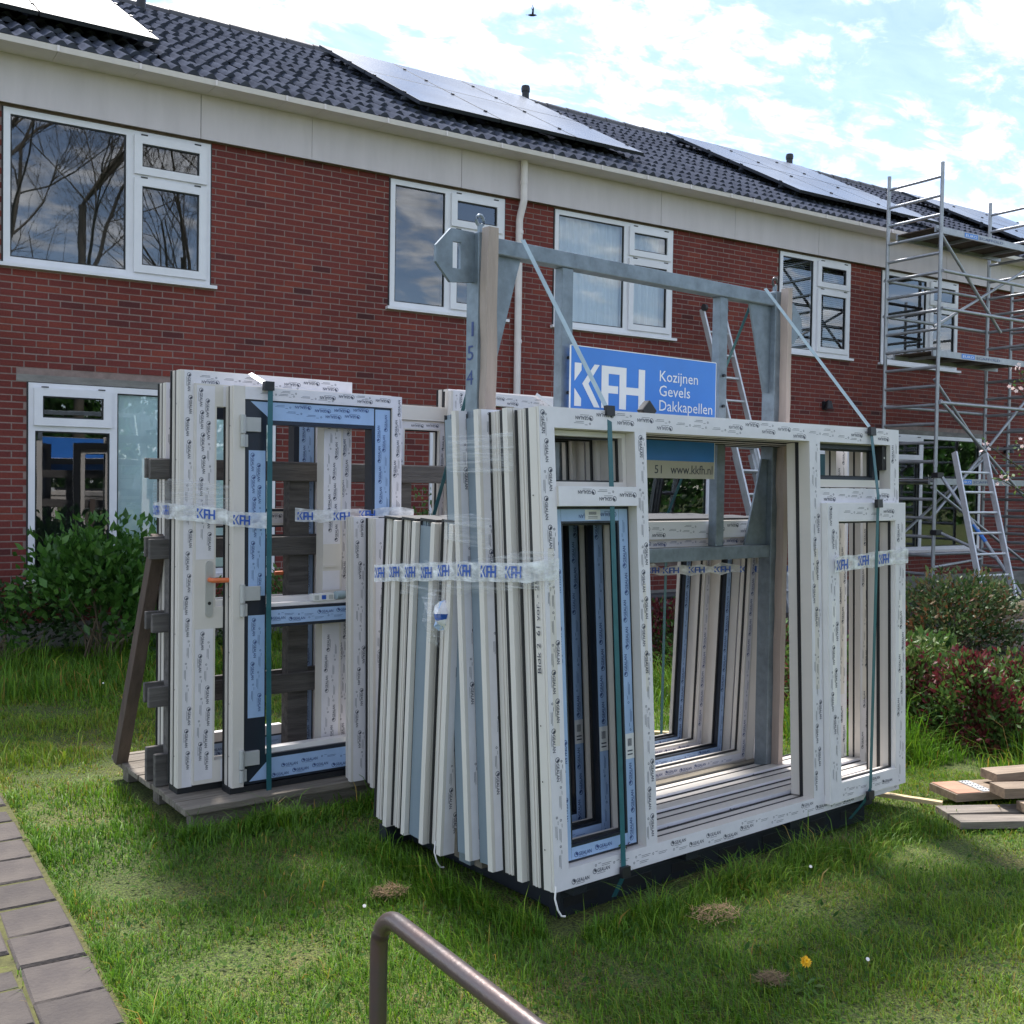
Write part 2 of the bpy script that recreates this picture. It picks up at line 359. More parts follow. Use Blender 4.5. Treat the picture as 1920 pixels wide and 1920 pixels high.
# ------------------------------------------------------------------ helpers
class MB:
    """collects faces and links them as ONE mesh object"""
    def __init__(self): self.v = []; self.f = []; self.m = []; self.s = []; self.mats = []
    def mi(self, mat):
        if mat not in self.mats: self.mats.append(mat)
        return self.mats.index(mat)
    def face(self, pts, mat, smooth=False):
        b = len(self.v); self.v.extend([tuple(p) for p in pts]); self.f.append(tuple(range(b, b + len(pts)))); self.m.append(self.mi(mat)); self.s.append(smooth)
    def mesh(self, verts, faces, mat, smooth=False):
        b = len(self.v); self.v.extend([tuple(p) for p in verts]); k = self.mi(mat)
        for f in faces: self.f.append(tuple(b + i for i in f)); self.m.append(k); self.s.append(smooth)
    def box(self, x0, x1, y0, y1, z0, z1, mat):
        self.mesh([(x0, y0, z0), (x1, y0, z0), (x1, y1, z0), (x0, y1, z0), (x0, y0, z1), (x1, y0, z1), (x1, y1, z1), (x0, y1, z1)],
                  [(0, 3, 2, 1), (4, 5, 6, 7), (0, 1, 5, 4), (1, 2, 6, 5), (2, 3, 7, 6), (3, 0, 4, 7)], mat)
    def obox(self, c, ax, ay, az, mat):
        """oriented box: centre and three half-axis vectors"""
        c, ax, ay, az = Vector(c), Vector(ax), Vector(ay), Vector(az)
        vs = [c + sx * ax + sy * ay + sz * az for sz in (-1, 1) for sx, sy in ((-1, -1), (1, -1), (1, 1), (-1, 1))]
        self.mesh(vs, [(0, 3, 2, 1), (4, 5, 6, 7), (0, 1, 5, 4), (1, 2, 6, 5), (2, 3, 7, 6), (3, 0, 4, 7)], mat)
    def bar(self, p, q, w, t, mat, up=(0, 0, 1)):
        """rectangular bar from p to q; w along 'side', t along the rest"""
        p, q = Vector(p), Vector(q); d = (q - p); a = d.normalized(); s = a.cross(Vector(up))
        if s.length < 1e-4: s = Vector((1, 0, 0))
        s.normalize(); n = s.cross(a)
        self.obox((p + q) / 2, d / 2, s * w / 2, n * t / 2, mat)
    def tube(self, pts, r, mat, n=8, cap=True):
        pts = [Vector(p) for p in pts]; rs = r if isinstance(r, (list, tuple)) else [r] * len(pts)
        rings = []
        for i, p in enumerate(pts):
            d = (pts[min(i + 1, len(pts) - 1)] - pts[max(i - 1, 0)]).normalized()
            ref = Vector((0, 0, 1)) if abs(d.z) < 0.9 else Vector((1, 0, 0))
            s = d.cross(ref).normalized(); t = s.cross(d)
            rings.append([p + (s * math.cos(2 * math.pi * k / n) + t * math.sin(2 * math.pi * k / n)) * rs[i] for k in range(n)])
        vs = [v for ring in rings for v in ring]
        fs = [(i * n + k, i * n + (k + 1) % n, (i + 1) * n + (k + 1) % n, (i + 1) * n + k) for i in range(len(pts) - 1) for k in range(n)]
        self.mesh(vs, fs, mat, True)
        if cap:
            self.face(rings[0][::-1], mat); self.face(rings[-1], mat)
    def prism(self, poly, y0, y1, mat):
        """polygon in x,z extruded along y"""
        n = len(poly)
        self.face([(x, y0, z) for x, z in poly], mat); self.face([(x, y1, z) for x, z in poly[::-1]], mat)
        for i in range(n):
            a, b = poly[i], poly[(i + 1) % n]
            self.face([(a[0], y0, a[1]), (a[0], y1, a[1]), (b[0], y1, b[1]), (b[0], y0, b[1])], mat)
    def build(self, name, parent=None, label=None, bevel=0):
        if not self.v: return None
        me = bpy.data.meshes.new(name)
        me.from_pydata([tuple(v) for v in self.v], [], self.f)
        for m in self.mats: me.materials.append(MATS[m])
        me.polygons.foreach_set('material_index', self.m)
        me.polygons.foreach_set('use_smooth', self.s)
        me.update()
        o = bpy.data.objects.new(name, me)
        col.objects.link(o)
        if parent is not None: o.parent = parent
        if label: o['label'] = label
        if bevel:
            md = o.modifiers.new('bevel', 'BEVEL'); md.width = bevel; md.segments = 2; md.limit_method = 'ANGLE'
        return o

def tag(o, label=None, cat=None, group=None, kind=None):
    if label: o['label'] = label
    if cat: o['category'] = cat
    if group: o['group'] = group
    if kind: o['kind'] = kind
    return o

def thing(name, label, cat, loc=(0, 0, 0), rot=(0, 0, 0), group=None):
    o = bpy.data.objects.new(name, None); col.objects.link(o)
    o.empty_display_size = 0.1
    o.location = loc; o.rotation_euler = rot
    return tag(o, label, cat, group)

def link_copy(o, parent, loc=None, rot=None):
    c = o.copy(); col.objects.link(c); c.parent = parent
    if loc is not None: c.location = loc
    if rot is not None: c.rotation_euler = rot
    return c

def mesh_np(name, verts, faces_flat, loop_tot, mats, mat_idx=None, smooth=False):
    me = bpy.data.meshes.new(name)
    nv, nf = len(verts), len(loop_tot)
    me.vertices.add(nv); me.vertices.foreach_set('co', np.asarray(verts, dtype=np.float32).ravel())
    me.loops.add(len(faces_flat)); me.loops.foreach_set('vertex_index', np.asarray(faces_flat, dtype=np.int32))
    me.polygons.add(nf)
    ls = np.concatenate(([0], np.cumsum(loop_tot)[:-1])).astype(np.int32)
    me.polygons.foreach_set('loop_start', ls)
    for m in mats: me.materials.append(MATS[m])
    if mat_idx is not None: me.polygons.foreach_set('material_index', np.asarray(mat_idx, dtype=np.int32))
    if smooth: me.polygons.foreach_set('use_smooth', np.ones(nf, dtype=bool))
    me.update(calc_edges=True)
    o = bpy.data.objects.new(name, me); col.objects.link(o)
    return o

def ground_z(x, y):
    t = np.clip((np.asarray(y, dtype=float) - 7.0) / 3.0, 0, 1); t = t * t * (3 - 2 * t)
    return 0.10 * t + 0.012 * np.sin(np.asarray(x) * 2.3 + 1) * np.cos(np.asarray(y) * 1.9)

# ------------------------------------------------------------------ flat print (lettering)
_txt = {}
def text_geo(s, bold=0.0):
    """flat outline of a text, 1 unit = cap height; returns verts (x,y), faces, width"""
    if s in _txt: return _txt[s]
    cu = bpy.data.curves.new('lettering', 'FONT'); cu.body = s; cu.resolution_u = 2; cu.size = 1.0; cu.offset = 0.014 if s == 'GEALAN' else 0.0
    ob = bpy.data.objects.new('lettering', cu)
    me = bpy.data.meshes.new_from_object(ob)
    v = [(p.co.x, p.co.y) for p in me.vertices]; f = [tuple(p.vertices) for p in me.polygons]
    bpy.data.objects.remove(ob); bpy.data.curves.remove(cu); bpy.data.meshes.remove(me)
    k = 1.0 / 0.729
    v = [(x * k, y * k) for x, y in v]
    w = max(x for x, y in v)
    _txt[s] = (v, f, w)
    return _txt[s]

def put_text(mb, s, o, ax, up, h, mat, width=None):
    """o = baseline start, ax/up unit vectors, h = cap height"""
    v, f, w = text_geo(s); o, ax, up = Vector(o), Vector(ax), Vector(up)
    sx = h if width is None else width / w
    mb.mesh([o + ax * (x * sx) + up * (y * h) for x, y in v], f, mat)

def put_poly(mb, poly, o, ax, up, sx, sy, mat):
    o, ax, up = Vector(o), Vector(ax), Vector(up)
    mb.mesh([o + ax * (x * sx) + up * (y * sy) for x, y in poly], [tuple(range(len(poly)))], mat)

def put_ring(mb, c, ax, up, r0, r1, mat, n=12):
    c, ax, up = Vector(c), Vector(ax), Vector(up); vs = []
    for k in range(n):
        a = 2 * math.pi * k / n
        d = ax * math.cos(a) + up * math.sin(a); vs += [c + d * r0, c + d * r1]
    mb.mesh(vs, [(2 * k, 2 * k + 1, (2 * k + 3) % (2 * n), (2 * k + 2) % (2 * n)) for k in range(n)], mat)

def put_maker_mark(mb, o, ax, up, mat, s=1.0):
    """ring emblem with a dark wave followed by the word"""
    o, ax, up = Vector(o), Vector(ax), Vector(up)
    r = 0.0105 * s
    c = o + ax * r + up * (0.0065 * s)
    put_ring(mb, c, ax, up, r * 0.78, r, mat, 10)
    put_poly(mb, [(-0.1, 0.75), (0.45, 0.55), (0.75, 0.05), (0.55, -0.45), (0.1, -0.1), (-0.35, 0.1)], c, ax, up, r, r, mat)
    put_text(mb, 'GEALAN', o + ax * (0.0225 * s), ax, up, 0.0142 * s, mat, width=0.067 * s)
    put_poly(mb, [(0, 0), (1, 0), (1, 1), (0, 1)], o + ax * (0.02 * s) - up * (0.006 * s), ax, up, 0.045 * s, 0.0014 * s, mat)

def put_small_mark(mb, o, ax, up, mat):
    o, ax, up = Vector(o), Vector(ax), Vector(up)
    put_ring(mb, o + ax * 0.005 + up * 0.004, ax, up, 0.003, 0.005, mat, 6)
    for k, (a, l) in enumerate(((0.018, 0.014), (0.036, 0.05), (0.036, 0.042))):
        put_poly(mb, [(0, 0), (1, 0), (1, 1), (0, 1)], o + ax * a + up * (0.008 - 0.006 * k), ax, up, l, 0.0016, mat)

def film(mb, o, ax, up, length, width, mat, ink, phase=0, cols=1):
    """protective film lying at o (lower-left corner in its reading direction)"""
    o, ax, up = Vector(o), Vector(ax), Vector(up)
    nrm = ax.cross(up)
    mb.face([o, o + ax * length, o + ax * length + up * width, o + up * width], mat)
    p = o + nrm * 0.0009
    k = phase; s = 0.012
    lane = max(0.0, width - 0.024)
    while s + 0.092 < length:
        for c in range(cols):
            if cols == 1: q = (0.37 * k) % 1.0 * 0.8 + 0.1
            else: q = (c + 0.25 + 0.5 * ((k * 0.31) % 1.0)) / cols
            a = p + ax * (s + c * 0.05) + up * (0.006 + lane * q)
            if s + c * 0.05 + 0.092 > length: continue
            if (k + 3 * c) % 8 < 5: put_maker_mark(mb, a, ax, up, ink)
            else: put_small_mark(mb, a, ax, up, ink)
        if cols == 1 and width > 0.05 and (k % 2 == 0):
            put_small_mark(mb, p + ax * (s + 0.012) + up * (0.004 + lane * ((0.37 * k + 0.5) % 1.0)), ax, up, ink)
        s += 0.108; k += 1

LOGO = [
    [(0, 1), (.093, 1), (.093, .835), (0, .575)],
    [(0, .416), (.093, .18), (.093, 0), (0, 0)],
    [(.27, 1), (.34, 1), (.19, .54), (.35, 0), (.27, 0), (.105, .53)],
    [(.37, 0), (.37, 1), (.47, 1), (.47, 0)],
    [(.47, .82), (.47, 1), (.725, 1), (.725, .82)],
    [(.625, 0), (.625, .82), (.725, .82), (.725, 0)],
    [(.47, .36), (.47, .54), (.607, .54), (.607, .36)],
    [(.725, .36), (.725, .54), (.905, .54), (.905, .36)],
    [(.905, 0), (.905, 1), (1, 1), (1, 0)]]
def put_logo(mb, o, ax, up, w, h, mat):
    for poly in LOGO:
        if poly is LOGO[2]:
            put_poly(mb, [poly[0], poly[1], poly[2], poly[5]], o, ax, up, w, h, mat)
            put_poly(mb, [poly[5], poly[2], poly[3], poly[4]], o, ax, up, w, h, mat)
        else: put_poly(mb, poly, o, ax, up, w, h, mat)

# ================================================================== GROUND, PATH
def build_ground():
    xs = np.concatenate((np.linspace(-400, -8, 8), np.linspace(-6, 24, 121), np.linspace(30, 420, 8)))
    ys = np.concatenate((np.linspace(-400, -14, 8), np.linspace(-12, 14, 105), np.linspace(20, 420, 8)))
    X, Y = np.meshgrid(xs, ys)
    Z = ground_z(X, Y)
    Z[(X < -6) | (X > 24) | (Y < -12) | (Y > 14)] = 0.0
    v = np.stack((X, Y, Z), -1).reshape(-1, 3)
    nx, ny = len(xs), len(ys)
    i = np.arange(nx - 1)[None, :] + np.arange(ny - 1)[:, None] * nx
    f = np.stack((i, i + 1, i + nx + 1, i + nx), -1).reshape(-1)
    o = mesh_np('lawn', v, f, np.full((nx - 1) * (ny - 1), 4), ['lawn_ground'], smooth=True)
    tag(o, kind='structure')
build_ground()

PATH_EDGE = 0.765
def build_path():
    mb = MB()
    mb.box(-1.05, PATH_EDGE + 0.01, -1.0, 8.6, -0.06, 0.004 + 0.012, 'joint_moss')
    path = mb.build('garden_path'); tag(path, kind='structure')
    # one paver, slightly worn edges, shared by all
    def paver_mesh(seed):
        r = random.Random(seed); p = MB()
        w, l, h, c = 0.2165, 0.268, 0.05, 0.008
        top = [(c, c), (w - c, c), (w - c, l - c), (c, l - c)]; base = [(0, 0), (w, 0), (w, l), (0, l)]
        jz = [r.uniform(-.003, .003) for _ in range(4)]
        vs = [(x, y, 0) for x, y in base] + [(x, y, h - 0.008) for x, y in base] + [(x, y, h + jz[k]) for k, (x, y) in enumerate(top)]
        fs = [(0, 1, 5, 4), (1, 2, 6, 5), (2, 3, 7, 6), (3, 0, 4, 7), (4, 5, 9, 8), (5, 6, 10, 9), (6, 7, 11, 10), (7, 4, 8, 11), (8, 9, 10, 11)]
        p.mesh(vs, fs, 'paver')
        return p
    protos = []
    for s in range(4):
        o = paver_mesh(s).build('paver', path); protos.append(o)
    n = 0; r = random.Random(4)
    for c in range(8):
        for k in range(36):
            x = PATH_EDGE - 0.2275 * (c + 1) + 0.004; y = -0.6 + 0.2795 * k + (0.14 if c % 2 else 0.0) - 0.06
            if y > 8.2: continue
            src = protos[n % 4]
            o = src if n < 4 else link_copy(src, path)
            o.location = (x + r.uniform(-.003, .003), y + r.uniform(-.003, .003), -0.026 + r.uniform(-.004, .004))
            o.rotation_euler = (r.uniform(-.012, .012), r.uniform(-.012, .012), r.uniform(-.012, .012))
            n += 1
build_path()

def build_soil():
    xs = np.linspace(6.9, 15.5, 60); ys = np.linspace(4.3, 9.6, 44)
    X, Y = np.meshgrid(xs, ys)
    e = np.minimum(np.minimum(X - 6.9, 15.5 - X), np.minimum(Y - 4.3, 9.6 - Y))
    Z = ground_z(X, Y) + 0.035 * np.clip(e / 0.2, -0.5, 1) + RNG.normal(0, 0.008, X.shape)
    v = np.stack((X, Y, Z), -1).reshape(-1, 3); nx, ny = 60, 44
    i = np.arange(nx - 1)[None, :] + np.arange(ny - 1)[:, None] * nx
    f = np.stack((i, i + 1, i + nx + 1, i + nx), -1).reshape(-1)
    o = mesh_np('soil_bed', v, f, np.full((nx - 1) * (ny - 1), 4), ['soil'], smooth=True)
    tag(o, kind='structure')
build_soil()

# ================================================================== HOUSES
WALL = 10.40
EAVE_Y, EAVE_Z = 10.05, 5.40
RIDGE_Y, RIDGE_Z = 14.2, 7.665
SL = math.atan2(RIDGE_Z - EAVE_Z, RIDGE_Y - EAVE_Y)
PITCH = 5.92
UNIT_X = [4.18 - PITCH, 4.18, 4.18 + PITCH, 4.18 + 2 * PITCH]
HOUSE_LABELS = [
    'brick terraced house at the left with bare tree reflections in its big upper window',
    'brick terraced house behind the blue sign with the white downpipe down its front',
    'brick terraced house with the scaffold tower in front, horizontal blinds in its narrow upper window',
    'brick terraced house farthest to the right, behind the flowering branch']

def unit_openings(x):
    """(x0,x1,z0,z1,kind) of the openings of the house that starts at x"""
    d = x - 4.18
    return [(5.105 + d, 6.548 + d, 3.545, 4.905, 'upper'), (7.254 + d, 9.085 + d, 3.545, 4.905, 'upper'),
            (7.545 + d - (.082 if d < -1 and d > -9 else 0), 9.795 + d - (.03 if d < -1 and d > -9 else 0), 0.73, 2.50, 'lower'), (5.624 + d, 6.624 + d, 0.16, 2.21, 'door')]

def roof_pt(x, s, off=0.0):
    return (x, EAVE_Y + s * math.cos(SL) - off * math.sin(SL), EAVE_Z + s * math.sin(SL) + off * math.cos(SL))

def build_window(house, x0, x1, z0, z1, kind, curtain):
    """a white casement window set in the brick; parts of the house"""
    YF = WALL - 0.018
    mb = MB(); fw = 0.055; D = 0.07
    def ring(m, a0, a1, b0, b1, w, y0, y1, mat):
        m.box(a0, a0 + w, y0, y1, b0, b1, mat); m.box(a1 - w, a1, y0, y1, b0, b1, mat)
        m.box(a0 + w, a1 - w, y0, y1, b1 - w, b1, mat); m.box(a0 + w, a1 - w, y0, y1, b0, b0 + w, mat)
    ring(mb, x0, x1, z0, z1, fw, YF, YF + D, 'window_white')
    if kind == 'upper':
        xm = x0 + (x1 - x0) * (0.5 + 0.09 if x1 - x0 > 1.6 else 0.49)
        mb.box(xm - 0.04, xm + 0.04, YF, YF + D, z0 + fw, z1 - fw, 'window_white')
        sx0, sx1, bx0, bx1 = xm + 0.04, x1 - fw, x0 + fw, xm - 0.04
        zt = z1 - 0.42
        mb.box(sx0, sx1, YF, YF + D, zt - 0.03, zt + 0.03, 'window_white')
        sashes = [(sx0 - .012, sx1 + .012, zt + .03 - .012, z1 - fw + .012), (sx0 - .012, sx1 + .012, z0 + fw - .012, zt - .03 + .012)]
    else:
        xm = x0 + 0.73
        mb.box(xm - 0.033, xm + 0.033, YF, YF + D, z0 + fw, z1 - fw, 'window_white')
        sx0, sx1, bx0, bx1 = x0 + fw, xm - 0.033, xm + 0.033, x1 - fw
        zt = z1 - 0.40
        mb.box(sx0, sx1, YF, YF + D, zt - 0.03, zt + 0.03, 'window_white')
        sashes = [(sx0 - .012, sx1 + .012, zt + .03 - .012, z1 - fw + .012)]
    ring(mb, x0 - .014, x1 + .014, z0 - .002, z1 + .006, .0138, YF + .012, YF + .06, 'gasket')
    win = mb.build('window', house)
    panes = [(bx0, bx1, z0 + fw, z1 - fw)]
    g = MB(); ring(g, bx0, bx1, z0 + fw, z1 - fw, 0.012, YF + 0.012, YF + 0.03, 'gasket')
    for (a, b, c, d) in sashes:
        sm = MB(); w = 0.072
        ring(sm, a, b, c, d, w, YF - 0.028, YF - 0.002, 'window_white')
        for hx in (a + 0.06, b - 0.12): sm.box(hx, hx + 0.06, YF - 0.034, YF - 0.02, d + 0.002, d + 0.012, 'black_plastic')
        sm.build('sash', win)
        ring(g, a + w, b - w, c + w, d - w, 0.012, YF - 0.012, YF + 0.01, 'gasket')
        panes.append((a + w, b - w, c + w, d - w))
    if kind != 'upper': panes.append((sx0, sx1, z0 + fw, zt - 0.03)); ring(g, sx0, sx1, z0 + fw, zt - 0.03, 0.012, YF + 0.012, YF + 0.03, 'gasket')
    g.build('glazing_seal', win)
    for k, (a, b, c, d) in enumerate(panes):
        p = MB(); yy = YF + 0.024 if (k == 0 or (kind != 'upper' and k == len(panes) - 1)) else YF + 0.002
        p.face([(a, yy, c), (b, yy, c), (b, yy, d), (a, yy, d)], 'glass'); p.build('pane', win)
    s = MB(); s.box(x0 - 0.04, x1 + 0.06, WALL - 0.06, WALL + 0.03, z0 - 0.035, z0 - 0.003, 'window_white' if kind == 'upper' else 'gutter_paint'); s.build('sill', win)
    if kind != 'upper':
        l = MB(); l.box(x0 - 0.10, x1 + 0.10, WALL - 0.004, WALL + 0.05, z1 + 0.008, z1 + 0.072, 'plinth_cement'); l.build('lintel', win)
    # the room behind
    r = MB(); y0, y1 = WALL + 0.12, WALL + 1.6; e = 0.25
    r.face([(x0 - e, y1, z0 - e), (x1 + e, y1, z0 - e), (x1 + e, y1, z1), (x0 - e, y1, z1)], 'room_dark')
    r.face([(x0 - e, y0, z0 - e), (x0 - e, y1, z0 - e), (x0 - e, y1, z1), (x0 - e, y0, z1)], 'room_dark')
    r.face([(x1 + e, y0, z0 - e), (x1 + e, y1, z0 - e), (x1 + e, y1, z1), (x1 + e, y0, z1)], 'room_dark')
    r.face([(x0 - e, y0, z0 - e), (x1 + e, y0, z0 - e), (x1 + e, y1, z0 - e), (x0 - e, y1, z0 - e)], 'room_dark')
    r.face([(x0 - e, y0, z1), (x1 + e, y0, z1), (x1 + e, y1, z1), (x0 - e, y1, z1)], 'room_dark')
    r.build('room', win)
    def drape(a, b, c, d, mat, amp, wl, name, y=WALL + 0.085, seed=0):
        rr = random.Random(seed); n = max(20, int((b - a) / wl * 8)); m = 7; vs = []
        ph = [rr.uniform(-.5, .5) for _ in range(n + 1)]
        for j in range(m + 1):
            for i in range(n + 1):
                t = i / n
                vs.append((a + (b - a) * t, y + amp * math.sin(2 * math.pi * (b - a) * t / wl + ph[i] * 0.6 + 0.25 * j * math.sin(7 * t)), c + (d - c) * j / m))
        fs = [(j * (n + 1) + i, j * (n + 1) + i + 1, (j + 1) * (n + 1) + i + 1, (j + 1) * (n + 1) + i) for j in range(m) for i in range(n)]
        k = MB(); k.mesh(vs, fs, mat, True); k.build(name, win)
    if curtain == 'sheer': drape(x0 + .05, x1 - .05, z0 + .02, z1, 'curtain_sheer', 0.018, 0.11, 'curtain')
    if curtain == 'sheet': drape(bx0, bx1, z0 + .02, z1, 'plastic_sheet', 0.012, 0.55, 'plastic_sheet', WALL + 0.034, 3)
    if curtain == 'half': drape(x0 + .05, x0 + .4, z0 + .02, z1, 'curtain_sheer', 0.02, 0.12, 'curtain')
    if curtain == 'blind':
        b = MB()
        for k in range(46):
            z = z0 + 0.06 + k * 0.0275
            b.mesh([(x0 + .06, WALL + .10, z), (x1 - .06, WALL + .10, z), (x1 - .06, WALL + .122, z + .016), (x0 + .06, WALL + .122, z + .016)], [(0, 1, 2, 3)], 'blind_slat')
        o = b.build('blind', win); o['kind'] = 'stuff'
    return win

def build_house(idx):
    X0 = UNIT_X[idx]; X1 = X0 + PITCH
    house = thing('terraced_house', HOUSE_LABELS[idx], 'house', (X0, WALL, 0.1), group='terraced houses in one row')
    # children are built in world coordinates, so undo the parent offset
    off = Vector((X0, WALL, 0.1))
    made_before = set(o.name for o in bpy.data.objects)
    ops = unit_openings(X0)
    # wall with openings (mortar sheet 11 mm behind the brick faces)
    mb = MB(); ym = WALL + 0.0035
    xs = sorted(set([X0, X1] + [v for o in ops for v in o[:2]])); zs = sorted(set([-0.2, 0.33, 5.3] + [v for o in ops for v in o[2:4]]))
    for i in range(len(xs) - 1):
        for j in range(len(zs) - 1):
            cx, cz = (xs[i] + xs[i + 1]) / 2, (zs[j] + zs[j + 1]) / 2
            if any(o[0] < cx < o[1] and o[2] < cz < o[3] for o in ops): continue
            mb.face([(xs[i], ym, zs[j]), (xs[i + 1], ym, zs[j]), (xs[i + 1], ym, zs[j + 1]), (xs[i], ym, zs[j + 1])], 'mortar')
    for o in ops:
        a, b, c, d = o[:4]; yb = WALL + 0.12
        for q in ([(a, ym, c), (a, yb, c), (a, yb, d), (a, ym, d)], [(b, ym, c), (b, yb, c), (b, yb, d), (b, ym, d)], [(a, ym, d), (b, ym, d), (b, yb, d), (a, yb, d)], [(a, ym, c), (b, ym, c), (b, yb, c), (a, yb, c)]):
            mb.face(q, 'mortar')
    # gable ends, back wall
    yb = 2 * RIDGE_Y - EAVE_Y - 0.35
    for x in (X0 + .002, X1 - .002):
        mb.face([(x, ym, -.2), (x, yb, -.2), (x, yb, 5.3), (x, RIDGE_Y, RIDGE_Z - .12), (x, ym, 5.3)], 'mortar')
    mb.face([(X0, yb, -.2), (X1, yb, -.2), (X1, yb, 5.3), (X0, yb, 5.3)], 'mortar')
    mb.box(X0, X1, WALL - 0.006, WALL + 0.003, -0.2, 0.33, 'plinth_cement')
    mb.build('wall', house)
    # bricks in running bond
    CH, BH, BL, J = 0.0622, 0.0512, 0.1905, 0.0112
    r = random.Random(100 + idx); full = []; cut = MB()
    z = 0.335; row = 0
    def brick(m, a, b, za, zb, y):
        m.mesh([(a, y, za), (b, y, za), (b, y, zb), (a, y, zb), (a, y + .02, za), (b, y + .02, za), (b, y + .02, zb), (a, y + .02, zb)],
               [(0, 1, 2, 3), (0, 4, 5, 1), (3, 2, 6, 7), (0, 3, 7, 4), (1, 5, 6, 2)], 'brick')
    while z + BH < 4.945:
        x = math.floor(X0 / (BL + J)) * (BL + J) - (BL + J) + ((BL + J) / 2 if row % 2 else 0.0)
        segs = [(X0 - 1, X1 + 1)]
        for o in ops:
            lo = o[2] - (0.035 if o[4] != 'door' else 0); hi = o[3] + (0.075 if o[4] == 'lower' else 0.0)
            mg = 0.10 if (o[4] == 'lower' and z + BH > o[3] + 0.008) else 0.012
            if z + BH > lo and z < hi:
                ns = []
                for s in segs:
                    if o[1] + mg <= s[0] or o[0] - mg >= s[1]: ns.append(s)
                    else:
                        if o[0] - mg > s[0]: ns.append((s[0], o[0] - mg))
                        if o[1] + mg < s[1]: ns.append((o[1] + mg, s[1]))
                segs = ns
        while x < X1 + .3:
            L = BL
            if not (X0 <= x + L / 2 < X1): x += L + J; continue
            for s in segs:
                a, b = max(x, s[0]), min(x + L, s[1])
                if b - a < 0.03: continue
                y = WALL + r.uniform(-.0018, .0018); zz = z + r.uniform(-.0012, .0012)
                if abs(b - a - BL) < 1e-6: full.append((a, zz, y))
                else: brick(cut, a, b, zz, zz + BH, y)
            x += L + J
        z += CH; row += 1
    # the 300 that show largest become objects, the rest one part
    def key(t): return math.hypot(t[0], WALL) + (6.0 if t[1] < 2.3 else 0.0) + (0 if t[0] > 1.2 else 20)
    full.sort(key=key)
    b0 = MB(); brick(b0, 0, BL, 0, BH, 0); src = b0.build('brick', house)
    for k, (a, zz, y) in enumerate(full[:300]):
        o = src if k == 0 else link_copy(src, house)
        o.location = Vector((a, y, zz)) - off
    for a, zz, y in full[300:]: brick(cut, a, a + BL, zz, zz + BH, y)
    o = cut.build('brickwork', house); o['kind'] = 'stuff'
    # windows and door
    curtains = [['none', 'none', 'sheet'], ['none', 'sheer', 'half'], ['blind', 'none', 'none'], ['none', 'none', 'none']][idx]
    for o, c in zip(ops[:3], curtains): build_window(house, *o, c)
    a, b, c, d, _ = ops[3]; YF = WALL - 0.012
    m = MB()
    for q in ((a, a + .06, c, d), (b - .06, b, c, d), (a + .06, b - .06, d - .06, d), (a + .06, b - .06, c, c + .05)): m.box(q[0], q[1], YF, YF + .07, q[2], q[3], 'window_white')
    m.build('door_frame', house)
    m = MB(); m.box(a + .06, b - .06, YF + .02, YF + .06, c + .05, d - .06, 'teal_door')
    for k in range(3): m.box(a + .2, b - .2, YF + .012, YF + .02, c + .25 + k * .6, c + .65 + k * .6, 'teal_door')
    dr = m.build('door', house)
    m = MB(); m.tube([(a + .12, YF - .03, c + 1.0), (a + .24, YF - .03, c + 1.0)], .01, 'silver', 6); m.box(a + .10, a + .14, YF, YF + .02, c + .92, c + 1.08, 'silver'); m.build('handle', dr)
    # fascia panels with open joints
    js = [X0 - 0.001] + [x for x in (5.937 + 2.888 * k for k in range(-4, 8)) if X0 + .05 < x < X1 - .05] + [X1 + 0.001]
    for p, q in zip(js[:-1], js[1:]):
        m = MB(); m.box(p + .003, q - .003, WALL - .080, WALL - .062, 4.925, 5.352, 'fascia_paint'); m.build('fascia_panel', house)
    m = MB(); m.box(X0, X1, WALL - .0615, WALL + .004, 4.945, 5.34, 'gasket'); m.build('fascia_shade_backing', house)  # dark box whose colour stands in for the shade under the fascia
    # gutter: box with lip, in lengths of about 0.68 m
    x = X0; k = 0
    while x < X1 - 0.05:
        e = min(x + 0.6905, X1)
        if X1 - e < 0.15: e = X1
        m = MB()
        prof = [(10.375, 5.352), (10.00, 5.338), (9.985, 5.385), (10.003, 5.388), (10.02, 5.36), (10.375, 5.375)]
        for i in range(6):
            u, v = prof[i], prof[(i + 1) % 6]
            m.face([(x + .0015, u[0], u[1]), (e - .0015, u[0], u[1]), (e - .0015, v[0], v[1]), (x + .0015, v[0], v[1])], 'gutter_paint')
        m.face([(x + .0015, *p) for p in prof], 'gutter_paint'); m.face([(e - .0015, *p) for p in prof[::-1]], 'gutter_paint')
        m.box(x - .010, x + .010, 9.981, 9.986, 5.335, 5.387, 'gutter_paint')
        m.build('gutter_length', house)
        x = e; k += 1
    # roof: deck and tiles
    m = MB(); m.face([roof_pt(X0, 0, -.03), roof_pt(X1, 0, -.03), roof_pt(X1, 4.72, -.03), roof_pt(X0, 4.72, -.03)], 'roof_under')
    m.face([(X0, RIDGE_Y, RIDGE_Z - .03), (X1, RIDGE_Y, RIDGE_Z - .03), (X1, 2 * RIDGE_Y - EAVE_Y, EAVE_Z), (X0, 2 * RIDGE_Y - EAVE_Y, EAVE_Z)], 'roof_under')
    roof = m.build('roof', house)
    TW, TL, ROWS = PITCH / 20, 0.352, 13
